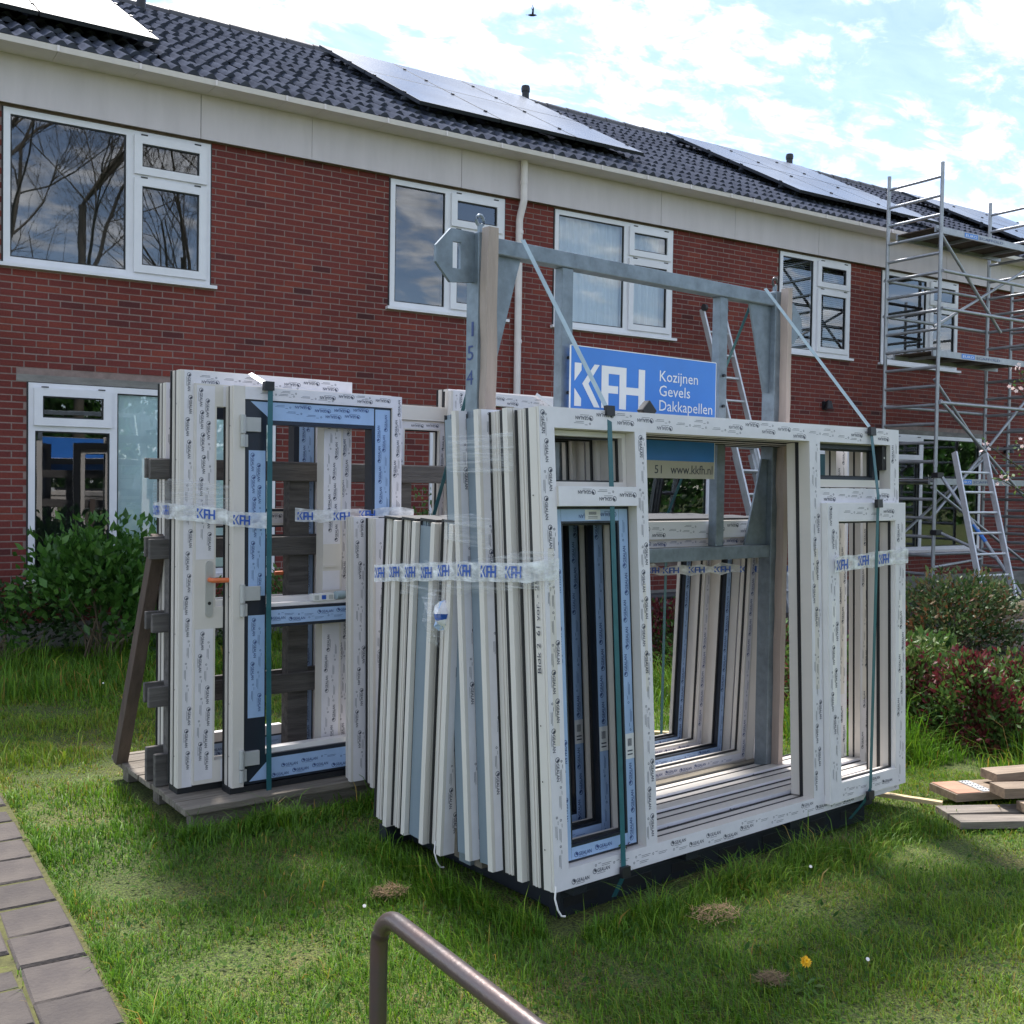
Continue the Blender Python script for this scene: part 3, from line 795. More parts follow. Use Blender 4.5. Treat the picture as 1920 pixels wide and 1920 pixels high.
    def tile(mb, x, s, tilt=0.030):
        n = 14; pr = []
        for i in range(n + 1):
            t = i / n; w = math.sin(4 * math.pi * t - .6)
            pr.append((x + t * (TW + .008), .024 * w + .012, w))
        up = [roof_pt(px, s + TL + .03, h) for px, h, w in pr]
        lo = [roof_pt(px, s, h + tilt) for px, h, w in pr]
        lb = [roof_pt(px, s + .003, h + tilt - (.016 + .026 * max(0, w + .25))) for px, h, w in pr]
        N1 = n + 1
        mb.mesh(up + lo, [(N1 + i, N1 + i + 1, i + 1, i) for i in range(n)], 'roof_tile', True)
        mb.mesh(lo + lb, [(N1 + i, N1 + i + 1, i + 1, i) for i in range(n)], 'roof_tile')
    spots = [(X0 + c * TW, -0.04 + rr * TL) for rr in range(ROWS) for c in range(20)]
    base = MB(); tile(base, 0, 0)
    src = base.build('roof_tile', roof)
    # single tiles: every one of the 260 is its own object
    for k, (x, s) in enumerate(spots):
        o = src if k == 0 else link_copy(src, roof)
        p = Vector(roof_pt(x, s)) - Vector(roof_pt(0, 0))
        o.location = p + Vector((r.uniform(-.003, .003), 0, 0))
        o.rotation_euler = (0, 0, r.uniform(-.004, .004))
    x = X0; k = 0
    while x < X1 - .05:
        e = min(x + 0.395, X1); rm = MB(); n = 6; ra, rb = 0.112, 0.102
        if X1 - e < .1: e = X1
        A = [(x - .03, RIDGE_Y + ra * math.cos(math.pi * i / n), RIDGE_Z - .03 + ra * math.sin(math.pi * i / n)) for i in range(n + 1)]
        B = [(e, RIDGE_Y + rb * math.cos(math.pi * i / n), RIDGE_Z - .03 + rb * math.sin(math.pi * i / n)) for i in range(n + 1)]
        rm.mesh(A + B, [(i, i + 1, n + 2 + i, n + 1 + i) for i in range(n)], 'ridge_tile', True); rm.face(A, 'ridge_tile')
        rm.build('ridge_tile', roof); x = e; k += 1
    # put everything that belongs to this house under its base point
    for o in bpy.data.objects:
        if o.name in made_before or o.parent is not house: continue
        if o.name.startswith('brick') and not o.name.startswith('brickwork'): continue
        o.location = o.location - off
    return house
HOUSES = [build_house(i) for i in range(4)]

def solar_array(x0, label):
    t = thing('solar_array', label, 'solar panels', roof_pt(x0 + 1.6, 2.2, 0.1), group='solar arrays on the roofs')
    off = Vector(t.location)
    w, h = 1.045, 1.62
    def add(m, name):
        m.v = [tuple(Vector(v) - off) for v in m.v]; return m.build(name, t)
    for c in range(3):
        for rw in range(2):
            a, b = x0 + c * 1.065, x0 + c * 1.065 + w; s0 = 0.60 + rw * 1.645; s1 = s0 + h
            m = MB()
            P = lambda x, s, o: roof_pt(x, s, o)
            top, bot = 0.175, 0.135
            fr = 0.010
            m.face([P(a + fr, s0 + fr, top), P(b - fr, s0 + fr, top), P(b - fr, s1 - fr, top), P(a + fr, s1 - fr, top)], 'solar_glass')
            ring = [(a, s0), (b, s0), (b, s1), (a, s1)]; inn = [(a + fr, s0 + fr), (b - fr, s0 + fr), (b - fr, s1 - fr), (a + fr, s1 - fr)]
            for i in range(4):
                u, v = ring[i], ring[(i + 1) % 4]; p, q = inn[i], inn[(i + 1) % 4]
                m.face([P(*u, top), P(*v, top), P(*q, top), P(*p, top)], 'steel_black')
                m.face([P(*u, bot), P(*v, bot), P(*v, top), P(*u, top)], 'steel_black')
            m.face([P(a, s0, bot), P(a, s1, bot), P(b, s1, bot), P(b, s0, bot)], 'black_plastic')
            add(m, 'solar_panel')
    for s in (0.95, 1.85, 2.6, 3.5):
        m = MB(); m.bar(roof_pt(x0 - .06, s, 0.115), roof_pt(x0 + 3.24, s, 0.115), 0.04, 0.035, 'steel_black', up=(0, 0, 1)); add(m, 'mounting_rail')
    for c in range(4):
        for s in (1.0, 1.9, 2.7, 3.4):
            m = MB(); x = x0 - .015 + c * 1.065; m.bar(roof_pt(x, s - .02, .182), roof_pt(x, s + .02, .182), .03, .012, 'steel_black'); add(m, 'clamp')
    for x in (x0 + 0.3, x0 + 1.55, x0 + 2.8):
        for s in (0.95, 3.5):
            m = MB(); m.bar(roof_pt(x, s, .02), roof_pt(x, s, .11), .05, .02, 'steel_black', up=(1, 0, 0)); add(m, 'roof_hook')
solar_array(5.50 - 5.98, 'glossy solar array cut off by the top left corner of the picture, on the roof')
solar_array(5.50, 'pale reflecting solar array on the roof above the white downpipe')
solar_array(11.50, 'reflecting solar array on the roof just left of the scaffold tower')
solar_array(17.45, 'solar array on the roof seen through the top of the scaffold')

def roof_vent(x, s, label):
    t = thing('roof_vent', label, 'roof vent', roof_pt(x, s, 0), group='vent pipes by the ridge')
    m = MB(); m.tube([(0, 0, -.1), (0, 0, .20)], .058, 'black_plastic', 10); m.build('pipe', t)
    m = MB(); m.tube([(0, 0, .20), (0, 0, .25), (0, 0, .29)], [.068, .072, .062], 'black_plastic', 10); m.build('cap', t)
roof_vent(3.34, 4.35, 'black vent pipe at the ridge near the top left corner of the picture')
roof_vent(9.15, 4.45, 'black vent pipe by the ridge above the middle solar array')
roof_vent(15.0, 4.45, 'black vent pipe by the ridge to the left of the scaffold top')

def downpipe():
    t = thing('downpipe', 'white downpipe with a double bend running down the brick front', 'downpipe', (6.73, 10.3, 0.1))
    m = MB(); z = -0.1
    m.tube([(0, -.035, 5.25), (0, -.035, 4.80), (-.005, -.03, 4.76), (-.005, .035, 4.62), (-.005, .045, 4.58), (-.005, .045, 0.0)], .041, 'gutter_paint', 12); m.build('pipe', t)
    for zz in (5.0, 4.45, 3.2, 1.6):
        m = MB(); y = -.035 if zz > 4.8 else .045
        m.tube([(-.002, y, zz - .02), (-.002, y, zz + .02)], .046, 'gutter_paint', 12); m.box(-.02, .02, y + .02, .10, zz - .015, zz + .015, 'gutter_paint'); m.build('bracket', t)
downpipe()

def wall_lamp(x, z, label):
    t = thing('wall_lamp', label, 'lamp', (x, WALL, z), group='dark wall lamps')
    m = MB(); m.box(-.04, .04, -.03, 0, -.06, .06, 'black_plastic'); m.build('back_plate', t)
    m = MB(); m.tube([(0, -.09, .06), (0, -.09, -.05)], [.04, .065], 'black_plastic', 10); m.build('lamp_shade', t)
    m = MB(); m.tube([(0, 0, .03), (0, -.09, .07)], .01, 'black_plastic', 6); m.build('arm', t)
wall_lamp(11.98, 2.84, 'small dark wall lamp below the window with blinds, beside the strap')
t = wall_lamp(16.38, 2.34, 'dark wall lamp behind the flowering branch at the right edge')

# ================================================================== NEW WINDOW FRAMES AND THEIR RACKS
A_YAW = math.radians(6.0); A_O = Vector((2.257, 3.167, 0.0))
B_YAW = math.radians(4.0); B_O = Vector((1.67, 5.046, 0.0))
def rackpt(O, yaw, u, v, z):
    return Vector((O.x + u * math.cos(yaw) - v * math.sin(yaw), O.y + u * math.sin(yaw) + v * math.cos(yaw), z))
A = lambda u, v, z: rackpt(A_O, A_YAW, u, v, z)
B = lambda u, v, z: rackpt(B_O, B_YAW, u, v, z)

def member(parent, name, horiz, a0, a1, b0, b1, D, fr, fm='film_white', ink='ink_dark', body='pvc_cream', back=None,
           outer=0, y0=0.0, flange=0.0, phase=0, cols=1, fw=None, fo=0.0, holes=False):
    """one profile of a frame. horiz: runs along x, else along z; a = run, b = across.
    fr: film reading side ('L','R','T','B' or None); outer: -1/+1 = which across side is the outside (grooves, flange)"""
    m = MB(); back = back or body
    yf, yg, yb = y0 + D * 0.46, y0 + D * (0.51 if horiz else 0.60), y0 + D
    def bx(c0, c1, ya, yc, mat, e=0.0):
        if horiz: m.box(a0 - e, a1 + e, ya, yc, c0, c1, mat)
        else: m.box(c0, c1, ya, yc, a0 - e, a1 + e, mat)
    bx(b0, b1, y0, yf, body)
    bx(b0 - (.002 if outer >= 0 else -.001), b1 + (.003 if outer <= 0 else -.001), yf, yg, 'gasket' if not outer or D < .1 else 'gasket')
    bx(b0 + .004, b1 - .006, yg, yb, back)
    if outer:
        bo = b0 if outer < 0 else b1
        for k in range(2):       # grooves on the outer flank
            ya = yg + (yb - yg) * (0.15 + 0.3 * k)
            lo, hi = (bo - .001, bo + .004) if outer < 0 else (bo - .004, bo + .001)
            bx(lo, hi, ya, ya + .006, back)
        ya = y0 + D * .10
        lo, hi = (bo - .003, bo) if outer < 0 else (bo, bo + .003)
        bx(lo, hi, ya, ya + .008, body)
        if flange:
            lo, hi = (bo - flange, bo - .0035) if outer < 0 else (bo + .0035, bo + flange)
            bx(lo, hi, y0 + .001, y0 + .012, body); 
            lo, hi = (bo - flange, bo - flange + .012) if outer < 0 else (bo + flange - .012, bo + flange)
            bx(lo, hi, y0 + .0125, y0 + .03, body)
        if holes and not horiz:
            x = b0 - .0006
            rr = random.Random(int(a1 * 1000) + phase)
            z = a0 + .15
            while z < a1 - .1:
                c = Vector((x - .0035, y0 + D * .33, z)); m.face([c + Vector((0, .0035 * math.cos(q), .0035 * math.sin(q))) for q in (0, 1.05, 2.1, 3.14, 4.19, 5.24)], 'gasket')
                z += rr.uniform(.2, .34)
    if outer and D > .105:
        e = .005
        bx(b0 - (e if outer < 0 else 0), b1 + (e if outer > 0 else 0), yb + .0002, yb + .007, 'gasket')
    o = m.build(name, parent)
    if fr:
        f = MB(); yy = y0 - .0008
        c0, c1 = b0 + fo, (b1 if fw is None else b0 + fo + fw)
        if flange and outer < 0: c0 = b0 - flange + .014
        L, w = a1 - a0, c1 - c0
        if fr == 'L': film(f, (c0, yy, a1), (0, 0, -1), (1, 0, 0), L, w, fm, ink, phase, cols)
        if fr == 'R': film(f, (c1, yy, a0), (0, 0, 1), (-1, 0, 0), L, w, fm, ink, phase, cols)
        if fr == 'T': film(f, (a1, yy, c1), (-1, 0, 0), (0, 0, -1), L, w, fm, ink, phase, cols)
        if fr == 'B': film(f, (a0, yy, c0), (1, 0, 0), (0, 0, 1), L, w, fm, ink, phase, cols)
        f.build('protective_film', o)
    return o

def sash(parent, x0, x1, z0, z1, w, y0, y1, mat, fm=None, ink='ink_navy', inset=0.008, fw=None, phase=0, gl=True, cols=1):
    m = MB()
    for (a, b, c, d) in ((x0, x0 + w, z0, z1), (x1 - w, x1, z0, z1), (x0 + w, x1 - w, z1 - w, z1), (x0 + w, x1 - w, z0, z0 + w)):
        m.box(a, b, y0, y0 + (y1 - y0) * .55, c, d, mat); m.box(a, b, y0 + (y1 - y0) * .55, y1, c, d, 'pvc_cream')
    # glazing rebate lip and seal
    q = w
    for (a, b, c, d) in ((x0 + q, x0 + q + .008, z0 + q, z1 - q), (x1 - q - .008, x1 - q, z0 + q, z1 - q), (x0 + q + .008, x1 - q - .008, z1 - q - .008, z1 - q), (x0 + q + .008, x1 - q - .008, z0 + q, z0 + q + .008)):
        m.box(a, b, y0 + (y1 - y0) * .35, y0 + (y1 - y0) * .5, c, d, 'gasket')
    o = m.build('sash', parent)
    if fm:
        f = MB(); yy = y0 - .0008; i = inset; ww = fw or (w - 2 * inset)
        film(f, (x0 + i, yy, z1 - i), (0, 0, -1), (1, 0, 0), z1 - z0 - 2 * i, ww, fm, ink, phase, cols)
        film(f, (x1 - i, yy, z0 + i), (0, 0, 1), (-1, 0, 0), z1 - z0 - 2 * i, ww, fm, ink, phase + 2, cols)
        film(f, (x1 - i - ww - .001, yy, z1 - i), (-1, 0, 0), (0, 0, -1), x1 - x0 - 2 * (i + ww + .001), ww, fm, ink, phase + 1, cols)
        film(f, (x0 + i + ww + .001, yy, z0 + i), (1, 0, 0), (0, 0, 1), x1 - x0 - 2 * (i + ww + .001), ww, fm, ink, phase + 3, cols)
        f.build('protective_film', o)
    return o

def sticker(parent, x, y, z, w, h):
    m = MB(); m.face([(x, y, z), (x + w, y, z), (x + w, y, z + h), (x, y, z + h)], 'card_white')
    for k in range(9):
        a = x + w * (0.25 + 0.055 * k); m.face([(a, y - .0006, z + h * .5), (a + w * .03, y - .0006, z + h * .5), (a + w * .03, y - .0006, z + h * .8), (a, y - .0006, z + h * .8)], 'ink_dark')
    for k in range(2): m.face([(x + w * .2, y - .0006, z + h * (.15 + .14 * k)), (x + w * .8, y - .0006, z + h * (.15 + .14 * k)), (x + w * .8, y - .0006, z + h * (.2 + .14 * k)), (x + w * .2, y - .0006, z + h * (.2 + .14 * k))], 'ink_dark')
    return m.build('sticker', parent)

FGROUP = 'new window frames leaning in the steel rack'
def front_frame(k, v, lean, label):
    """wide frame with three lights; k=0 is the front one"""
    W, H, D = (2.295, 1.80, 0.13) if k == 0 else (2.515, 1.80, 0.146)
    t = thing('window_frame', label, 'window frame', A(0, v, 0.15), (0, 0, 0), group=FGROUP)
    t.rotation_euler = (-lean, 0, A_YAW)
    side = ['pvc_cream', 'pvc_cream', 'pvc_grey', 'pvc_grey'][k]
    fl = [0, 0.03, 0.055, 0.055][k]
    ph = k * 3
    jw = 0.072
    j = member(t, 'jamb', False, 0, H, 0, jw, D, None if k == 1 else 'L', body='pvc_cream', back=side, outer=-1, flange=fl, phase=ph, holes=True)
    if k >= 2:    # grey coloured outer flank
        g = MB(); g.box(-.0065, -.0045, 0.032, D, 0.0, H - .02, 'pvc_grey'); g.build('coloured_face', j)
    jr = jw if k == 0 else .10
    member(t, 'jamb', False, 0, H, W - jr, W, D if k == 0 else .072, 'R', outer=1, phase=ph + 1)
    member(t, 'head_rail', True, jw, W - jr, H - .078, H, D, 'T', outer=1, phase=ph + 2)
    member(t, 'bottom_rail', True, jw, W - jr, 0, .075, D, 'B', outer=-1, phase=ph + 3)
    m1a, m1b, m2a, m2b = .485, .548, 1.588, 1.665
    member(t, 'mullion', False, .075, H - .078, m1a, m1b, D, 'L', phase=ph + 4)
    if k == 0: member(t, 'mullion', False, .075, H - .078, m2a, m2b, D, 'L', phase=ph + 5)
    z0, z1 = 1.425, 1.50
    tr = member(t, 'transom', True, jw, m1a, z0, z1, D, 'T', phase=ph + 1, y0=-0.012)
    if k == 0: member(t, 'transom', True, m2b, W - jw, z0 + .01, z1 + .005, D, 'T', phase=ph + 4, y0=0.0)
    # left casement, anthracite with blue film, set back in the frame
    s = sash(t, jw + .002, m1a - .002, .077, z0 - .002, .062, .045, .12, 'pvc_anthracite', 'film_blue', phase=ph)
    sticker(t, m1a - .056, .0428, .42, .046, .10)
    sticker(t, .25, .0428, z0 - .052, .08, .04)
    # hopper lights
    sash(t, jw + .002, m1a - .002, z1 + .002, H - .08, .02, .05, .115, 'pvc_cream')
    if k: return t
    sash(t, m2b + .002, W - jw - .04, z1 + .045, H - .08, .02, .06, .115, 'pvc_anthracite')
    m = MB(); m.box(m2b + .01, W - jw - .06, .02, .06, z1 + .012, z1 + .048, 'pvc_cream'); m.build('hopper_rail', t)
    m = MB(); m.box(W - jw - .036, W - jw - .003, .02, .10, 1.60, 1.72, 'black_plastic'); m.box(W - jw - .024, W - jw - .014, .0195, .0198, 1.655, 1.665, 'silver'); m.build('lock_case', t)
    # right casement, white, lying on the face of the frame
    if True:
        sash(t, m2b + .005, W + .008, .035, z0 + .01, .088, -.032, .04, 'pvc_white', 'film_white', 'ink_dark', inset=.004, phase=3)
    return t
def twist(t, W, k):
    """the frames stand slightly twisted in the rack: their far end leans less than the near one"""
    todo = list(t.children)
    while todo:
        o = todo.pop(); todo += list(o.children)
        n = len(o.data.vertices); c = np.empty(n * 3, np.float32); o.data.vertices.foreach_get('co', c); c = c.reshape(-1, 3)
        c[:, 1] -= k * c[:, 0] / W * c[:, 2]; o.data.vertices.foreach_set('co', c.ravel()); o.data.update()
LEAN = math.radians(4.3)
front_labels = ['cream three light window frame at the very front of the stack with a white sash on its right',
                'cream window frame directly behind the front one in the steel rack',
                'grey flanked window frame third from the front in the steel rack, wrapped in film',
                'grey flanked window frame next to the near steel post, fourth from the front']
for k in range(4): twist(front_frame(k, 0.15 * k, LEAN, front_labels[k]), 2.3, .048)

def hand_note(t):
    """the pen note on the outer flank of the front frame"""
    m = MB()
    o = Vector((-.0042, .045, .83))
    put_text(m, 'Blok 2  61 vor. - 25412', (-.0042, .030, .80), (0, 0, 1), (0, 1, 0), .022, 'ink_dark', width=.42)
    m.build('pen_note', t)
front0 = [o for o in bpy.data.objects if o.name == 'window_frame'][0]
hand_note(front0)

def rear_frame(k, v, label):
    W, H, D = 2.05, 1.375, 0.14
    t = thing('window_frame', label, 'window frame', A(0, v, 0.11), (LEAN * 0.6, 0, A_YAW), group=FGROUP)
    side = ['pvc_cream', 'pvc_grey', 'pvc_cream', 'pvc_cream'][k]; ph = 2 * k + 1; jw = .08
    j = member(t, 'jamb', False, 0, H, 0, jw, D, 'L' if k == 0 else None, back=side, body='pvc_cream', outer=-1, flange=[.05, .03, .028, .03][k], phase=ph, holes=True)
    if k == 1:
        g = MB(); g.box(-.0065, -.0045, 0.032, D, 0, H - .02, 'pvc_grey'); g.build('coloured_face', j)
    member(t, 'jamb', False, 0, H, W - jw, W, D, 'R', outer=1, phase=ph)
    member(t, 'head_rail', True, jw, W - jw, H - .085, H, D, 'T', outer=1, phase=ph)
    g = MB(); g.box(-.01, W + .01, .02, D, H + .0005, H + .012, 'gasket'); g.build('top_seal', t)
    member(t, 'bottom_rail', True, jw, W - jw, 0, .085, D, 'B', outer=-1, phase=ph)
    member(t, 'mullion', False, .085, H - .085, .56, .635, D, 'L', phase=ph)
    bl = (k in (1, 3))
    sash(t, .637, W - jw - .002, .087, H - .087, .05, .05, .11, 'pvc_anthracite' if bl else 'pvc_cream', 'film_blue' if bl else 'film_white', phase=ph)
    sash(t, jw + .002, .558, .087, H - .087, .06, .03, .1, 'pvc_cream', 'film_white', 'ink_dark', phase=ph)
    return t
rear_labels = ['low cream window frame just behind the near post of the steel rack, a crumpled bag hanging on it',
               'low window frame with a grey flank, among the shorter ones behind the steel rack',
               'low cream window frame between the grey one and the rearmost one in the steel rack',
               'low cream window frame at the very back of the steel rack']
for k, v in enumerate((.66, .82, .965, 1.11)): rear_frame(k, v, rear_labels[k])

# ---- the galvanised rack
def steel_rack():
    t = thing('steel_rack', 'galvanised steel transport rack holding the leaning window frames and the blue sign', 'transport rack', A(0, .56, 0), (0, 0, A_YAW))
    V = .56
    def b(name, u0, u1, v0, v1, z0, z1, mat, par=t):
        m = MB(); m.box(u0, u1, v0 - V, v1 - V, z0, z1, mat); return m.build(name, par, bevel=.003)
    for u0, u1 in ((0.0, .072), (1.905, 1.98)):
        p = b('post', u0, u1, .520, .598, .10, 2.66, 'galvanised')
    # wooden facing boards with a wavy edge on both posts
    for u0, s in ((0.012, 1), (1.945, 3)):
        rr = random.Random(s); n = 22
        L = [(u0 + rr.uniform(-.004, .004) - (.012 if 12 < i < 15 else 0), .2 + 2.475 * i / n) for i in range(n + 1)]
        R = [(u0 + (.052 if s == 1 else .036) + rr.uniform(-.003, .003), .2 + 2.475 * i / n) for i in range(n + 1)]
        m = MB()
        for i in range(n):
            m.prism([L[i], R[i], R[i + 1], L[i + 1]], .475 - V, .5195 - V, 'wood_pink')
        m.build('facing_board', t)
    b('top_beam', .0725, 1.9045, .525, .593, 2.585, 2.65, 'galvanised')
    b('lower_beam', .0725, 1.9045, .525, .593, 1.295, 1.36, 'galvanised')
    for u0, u1 in ((.462, .525), (1.492, 1.55)):
        b('upright', u0, u1, .535, .585, 1.3605, 2.5845, 'galvanised')
    for u, s in ((.0725, 1), (1.9045, -1)):      # gusset plates
        for za, zb in ((2.584, 2.14), (1.361, 1.80)):
            m = MB(); m.prism([(u, za), (u + s * .17, za), (u + s * .045, zb), (u, zb)] if s > 0 else [(u, za), (u, zb), (u - .045, zb), (u - .17, za)], .552 - V, .562 - V, 'galvanised'); m.build('gusset', t)
    # lifting plates with a slot
    def plate(u, s, z0):
        o = [(0, 0), (.115, -.012), (.185, .06), (.185, .125), (.115, .20), (0, .20)]
        i = [(.065, .045), (.105, .045), (.105, .045), (.105, .15), (.105, .15), (.065, .15)]
        m = MB(); o = [(u + s * x, z0 + y) for x, y in o]; i = [(u + s * x, z0 + y) for x, y in i]; ya, yb = .55 - V, .565 - V
        for k in range(6):
            p, q, a, c = o[k], o[(k + 1) % 6], i[k], i[(k + 1) % 6]
            for yy in (ya, yb): m.face([(p[0], yy, p[1]), (q[0], yy, q[1]), (c[0], yy, c[1]), (a[0], yy, a[1])], 'galvanised')
            m.face([(p[0], ya, p[1]), (q[0], ya, q[1]), (q[0], yb, q[1]), (p[0], yb, p[1])], 'galvanised')
            if a != c: m.face([(a[0], ya, a[1]), (a[0], yb, a[1]), (c[0], yb, c[1]), (c[0], ya, c[1])], 'galvanised')
        m.build('lifting_plate', t)
    plate(-.0005, -1, 2.46); plate(1.9805, 1, 2.42)
    for u in (.035, 1.945):
        m = MB(); m.tube([(u, 0, 2.66), (u, 0, 2.70)], .011, 'galvanised', 8)
        pts = [(u + .018 * math.cos(a), 0, 2.715 + .022 * math.sin(a)) for a in [i * math.pi / 5 for i in range(11)]]
        m.tube(pts, .007, 'galvanised' if u < 1 else 'rusty_steel', 6); m.build('eye_bolt', t)
    m = MB()
    for ch, z in (('1', 2.245), ('5', 2.15), ('4', 2.05)):
        put_text(m, ch, (-.0012, .590 - V, z), (0, -1, 0), (0, 0, 1), .062, 'ink_navy', width=.045)
    m.build('stencilled_number', t)
    # base frame: dark steel sections, timbers on top
    base = b('base_beam', .10, 2.13, .085, .145, .0, .10, 'steel_black'); b('base_beam', -.01, 2.10, 1.14, 1.20, .015, .10, 'steel_black')
    for k in range(7): b('slot', .12 + .3 * k, .3 + .3 * k, -.0125 + .095, -.0102 + .095, .04, .08, 'black_plastic', base)
    for u in (.11, 1.05, 2.04): b('cross_beam', u, u + .08, .1455, 1.1395, .02, .095, 'steel_black')
    for v in (.60, .46): b('timber', .02, 2.08, v + .01, v + .06, .098, .215, 'wood_beam')
    for u in (.9, 1.9): b('timber_block', u, u + .06, .5205, .6095, .098, .20, 'wood_beam')
    for u in (.12, .75, 1.45, 2.04): b('packer', u, u + .07, .03, .60, .1005, .149, 'steel_black')
    b('timber_block', .03, .12, .735, .79, .0985, .20, 'wood_beam')
    # the sign
    sg = MB(); sv0, sv1 = .505 - V, .512 - V
    sg.box(.493, 1.432, sv0, sv1, 1.772, 2.25, 'sign_blue'); sg.box(.493, 1.432, sv0, sv1, 1.69, 1.7715, 'sign_beige')
    sg.box(.489, .4925, sv0, sv1, 1.69, 2.252, 'sign_white'); sg.box(1.4325, 1.436, sv0, sv1, 1.69, 2.252, 'sign_white'); sg.box(.4925, 1.4325, sv0, sv1, 2.2503, 2.254, 'sign_white')
    s = sg.build('sign_board', t)
    y = sv0 - .0012
    m = MB(); put_logo(m, (.512, y, 1.993), (1, 0, 0), (0, 0, 1), .432, .186, 'sign_white'); m.build('logo', s)
    for txt, u, z, h, w, mat in (('Kozijnen', 1.035, 2.137, .052, .268, 'sign_white'), ('Gevels', 1.035, 2.069, .052, .215, 'sign_white'), ('Dakkapellen', 1.035, 2.001, .052, .375, 'sign_white'),
                                 ('Hee', .515, 1.712, .042, .085, 'ink_dark'), ('51', 1.015, 1.712, .040, .05, 'ink_dark'), ('www.kkfh.nl', 1.125, 1.712, .044, .295, 'ink_dark')):
        m = MB(); put_text(m, txt, (u, y, z), (1, 0, 0), (0, 0, 1), h, mat, width=w); m.build('lettering', s)
    m = MB()
    for u in (.50, 1.52):
        for z in (2.2, 2.05, 1.93): m.tube([(u, .533 - V, z), (u, .522 - V, z)], .008, 'steel_black', 6)
    o = m.build('bolts', t); o['kind'] = 'stuff'
    return t
steel_rack()

m = MB(); m.obox((0, 0, 0), (.022, 0, .022), (0, .018, 0), (-.022, 0, .022), 'black_plastic')
o = m.build('corner_protector', bevel=.004); o.location = A(.645, .20, 1.965); o.rotation_euler = (0, 0, A_YAW)
tag(o, 'dark square corner block standing on the front frame, below the sign lettering', 'block')

# ---- straps
def strap(pts, w, mat, label, group='packing straps', wdir=None):
    m = MB(); P = [Vector(p) for p in pts]
    for a, b in zip(P[:-1], P[1:]): m.bar(a, b, w, .0022, mat, up=wdir or (-math.sin(A_YAW), math.cos(A_YAW), 0))
    o = m.build('strap'); return tag(o, label, 'strap', group)
nrm = lambda v: v
strap([A(.21, .50, 2.655), A(.352, .139, 1.962)], .022, 'strap_light', 'pale strap running down from the left end of the top beam across the sign')
strap([A(.352, .128, 1.958), A(.352, .118, 1.90), A(.345, -.012, .145), A(.335, .03, .05)], .024, 'strap_teal', 'teal strap down the left part of the front frame, in front of the dark sash')
strap([A(1.79, .50, 2.655), A(2.05, .058, 1.958)], .022, 'strap_light', 'pale strap from the right end of the top beam down to the front frame')
strap([A(2.05, .050, 1.955), A(2.05, .0, 1.62), A(1.96, -.052, .22), A(1.94, -.03, .15), A(1.92, .03, .06)], .022, 'strap_teal', 'teal strap down over the white right sash of the front frame')
strap([A(.205, .60, 2.62), A(.283, 1.22, 1.50)], .02, 'strap_teal', 'teal strap slanting down behind the near post towards the low frames')
strap([A(1.82, .60, 2.62), A(1.885, 1.22, 1.50)], .02, 'strap_teal', 'dark strap slanting down behind the sign in front of the long ladder')
strap([A(1.885, 1.225, 1.50), A(1.908, 1.262, .14)], .02, 'strap_teal', 'teal strap hanging upright behind the big opening of the front frame')
for (u, v, z) in ((.352, .122, 1.945), (2.05, .045, 1.935), (2.045, -.004, 1.585), (1.955, -.052, .19), (.345, -.016, .16)):
    m = MB(); m.box(-.022, .022, -.006, .012, -.02, .02, 'black_plastic'); o = m.build('strap_buckle'); o.location = A(u, v - .006, z); o.rotation_euler = (-LEAN, 0, A_YAW)
    nm = {.352: 'dark edge guard under the left strap, on top of the front frame', 2.05: 'dark edge guard under the right strap, on top of the front frame', 2.045: 'dark edge guard on the right strap at the top of the white sash', 1.955: 'dark edge guard on the right strap at the foot of the white sash', .345: 'dark edge guard on the left strap at the foot of the front frame'}[u]
    tag(o, nm, 'edge guard', 'strap edge guards')

# ---- printed packing tape and stretch film
def tape_band(path, h, label, group='printed packing tape', pitch=.135, logos=True, seed=1, wrinkle=.004):
    """path = list of (point, lower z offset); vertical band following the points"""
    r = random.Random(seed); m = MB(); P = [Vector(p) for p in path]
    Q = []
    for a, b in zip(P[:-1], P[1:]):
        n = max(2, int((b - a).length / .05))
        Q += [a.lerp(b, i / n) for i in range(n)]
    Q.append(P[-1])
    lo = [p + Vector((0, 0, r.uniform(-wrinkle, wrinkle))) for p in Q]; hi = [p + Vector((0, 0, h + r.uniform(-wrinkle, wrinkle))) for p in Q]
    m.mesh(lo + hi, [(i, i + 1, len(Q) + i + 1, len(Q) + i) for i in range(len(Q) - 1)], 'clear_tape', True)
    o = m.build('packing_tape')
    d = MB(); s = .02
    for a, b in zip(P[:-1], P[1:]):
        L = (b - a).length; ax = (b - a).normalized(); nn = ax.cross(Vector((0, 0, 1))) * .0035; s = .012
        while s + .09 < L and logos:
            put_logo(d, a + ax * s + Vector((0, 0, h * .2 + r.uniform(-.004, .004))) + nn, ax, (0, 0, 1), .085, h * .62, 'ink_blue'); s += pitch
    if d.v: d.build('printed_logo', o)
    return tag(o, label, 'packing tape', group)
tape_band([A(-.03, 1.235, 1.20), A(-.066, .55, 1.262), A(-.066, .40, 1.268), A(-.036, .14, 1.285), A(-.012, .072, 1.295), A(.055, .066, 1.30)], .075, 'blue lettered tape around the ends of the frames in the steel rack', seed=3)
tape_band([A(1.70, -.004, 1.262), A(2.31, -.012, 1.288)], .075, 'blue lettered tape stuck slanting across the white right sash', seed=5, pitch=.17)
tape_band([A(.95, 1.03, 1.19), A(1.6, 1.0, 1.18), A(2.02, .60, 1.205), A(2.06, .30, 1.20)], .05, 'creased blue lettered tape behind the big opening of the front frame', seed=6, wrinkle=.014)
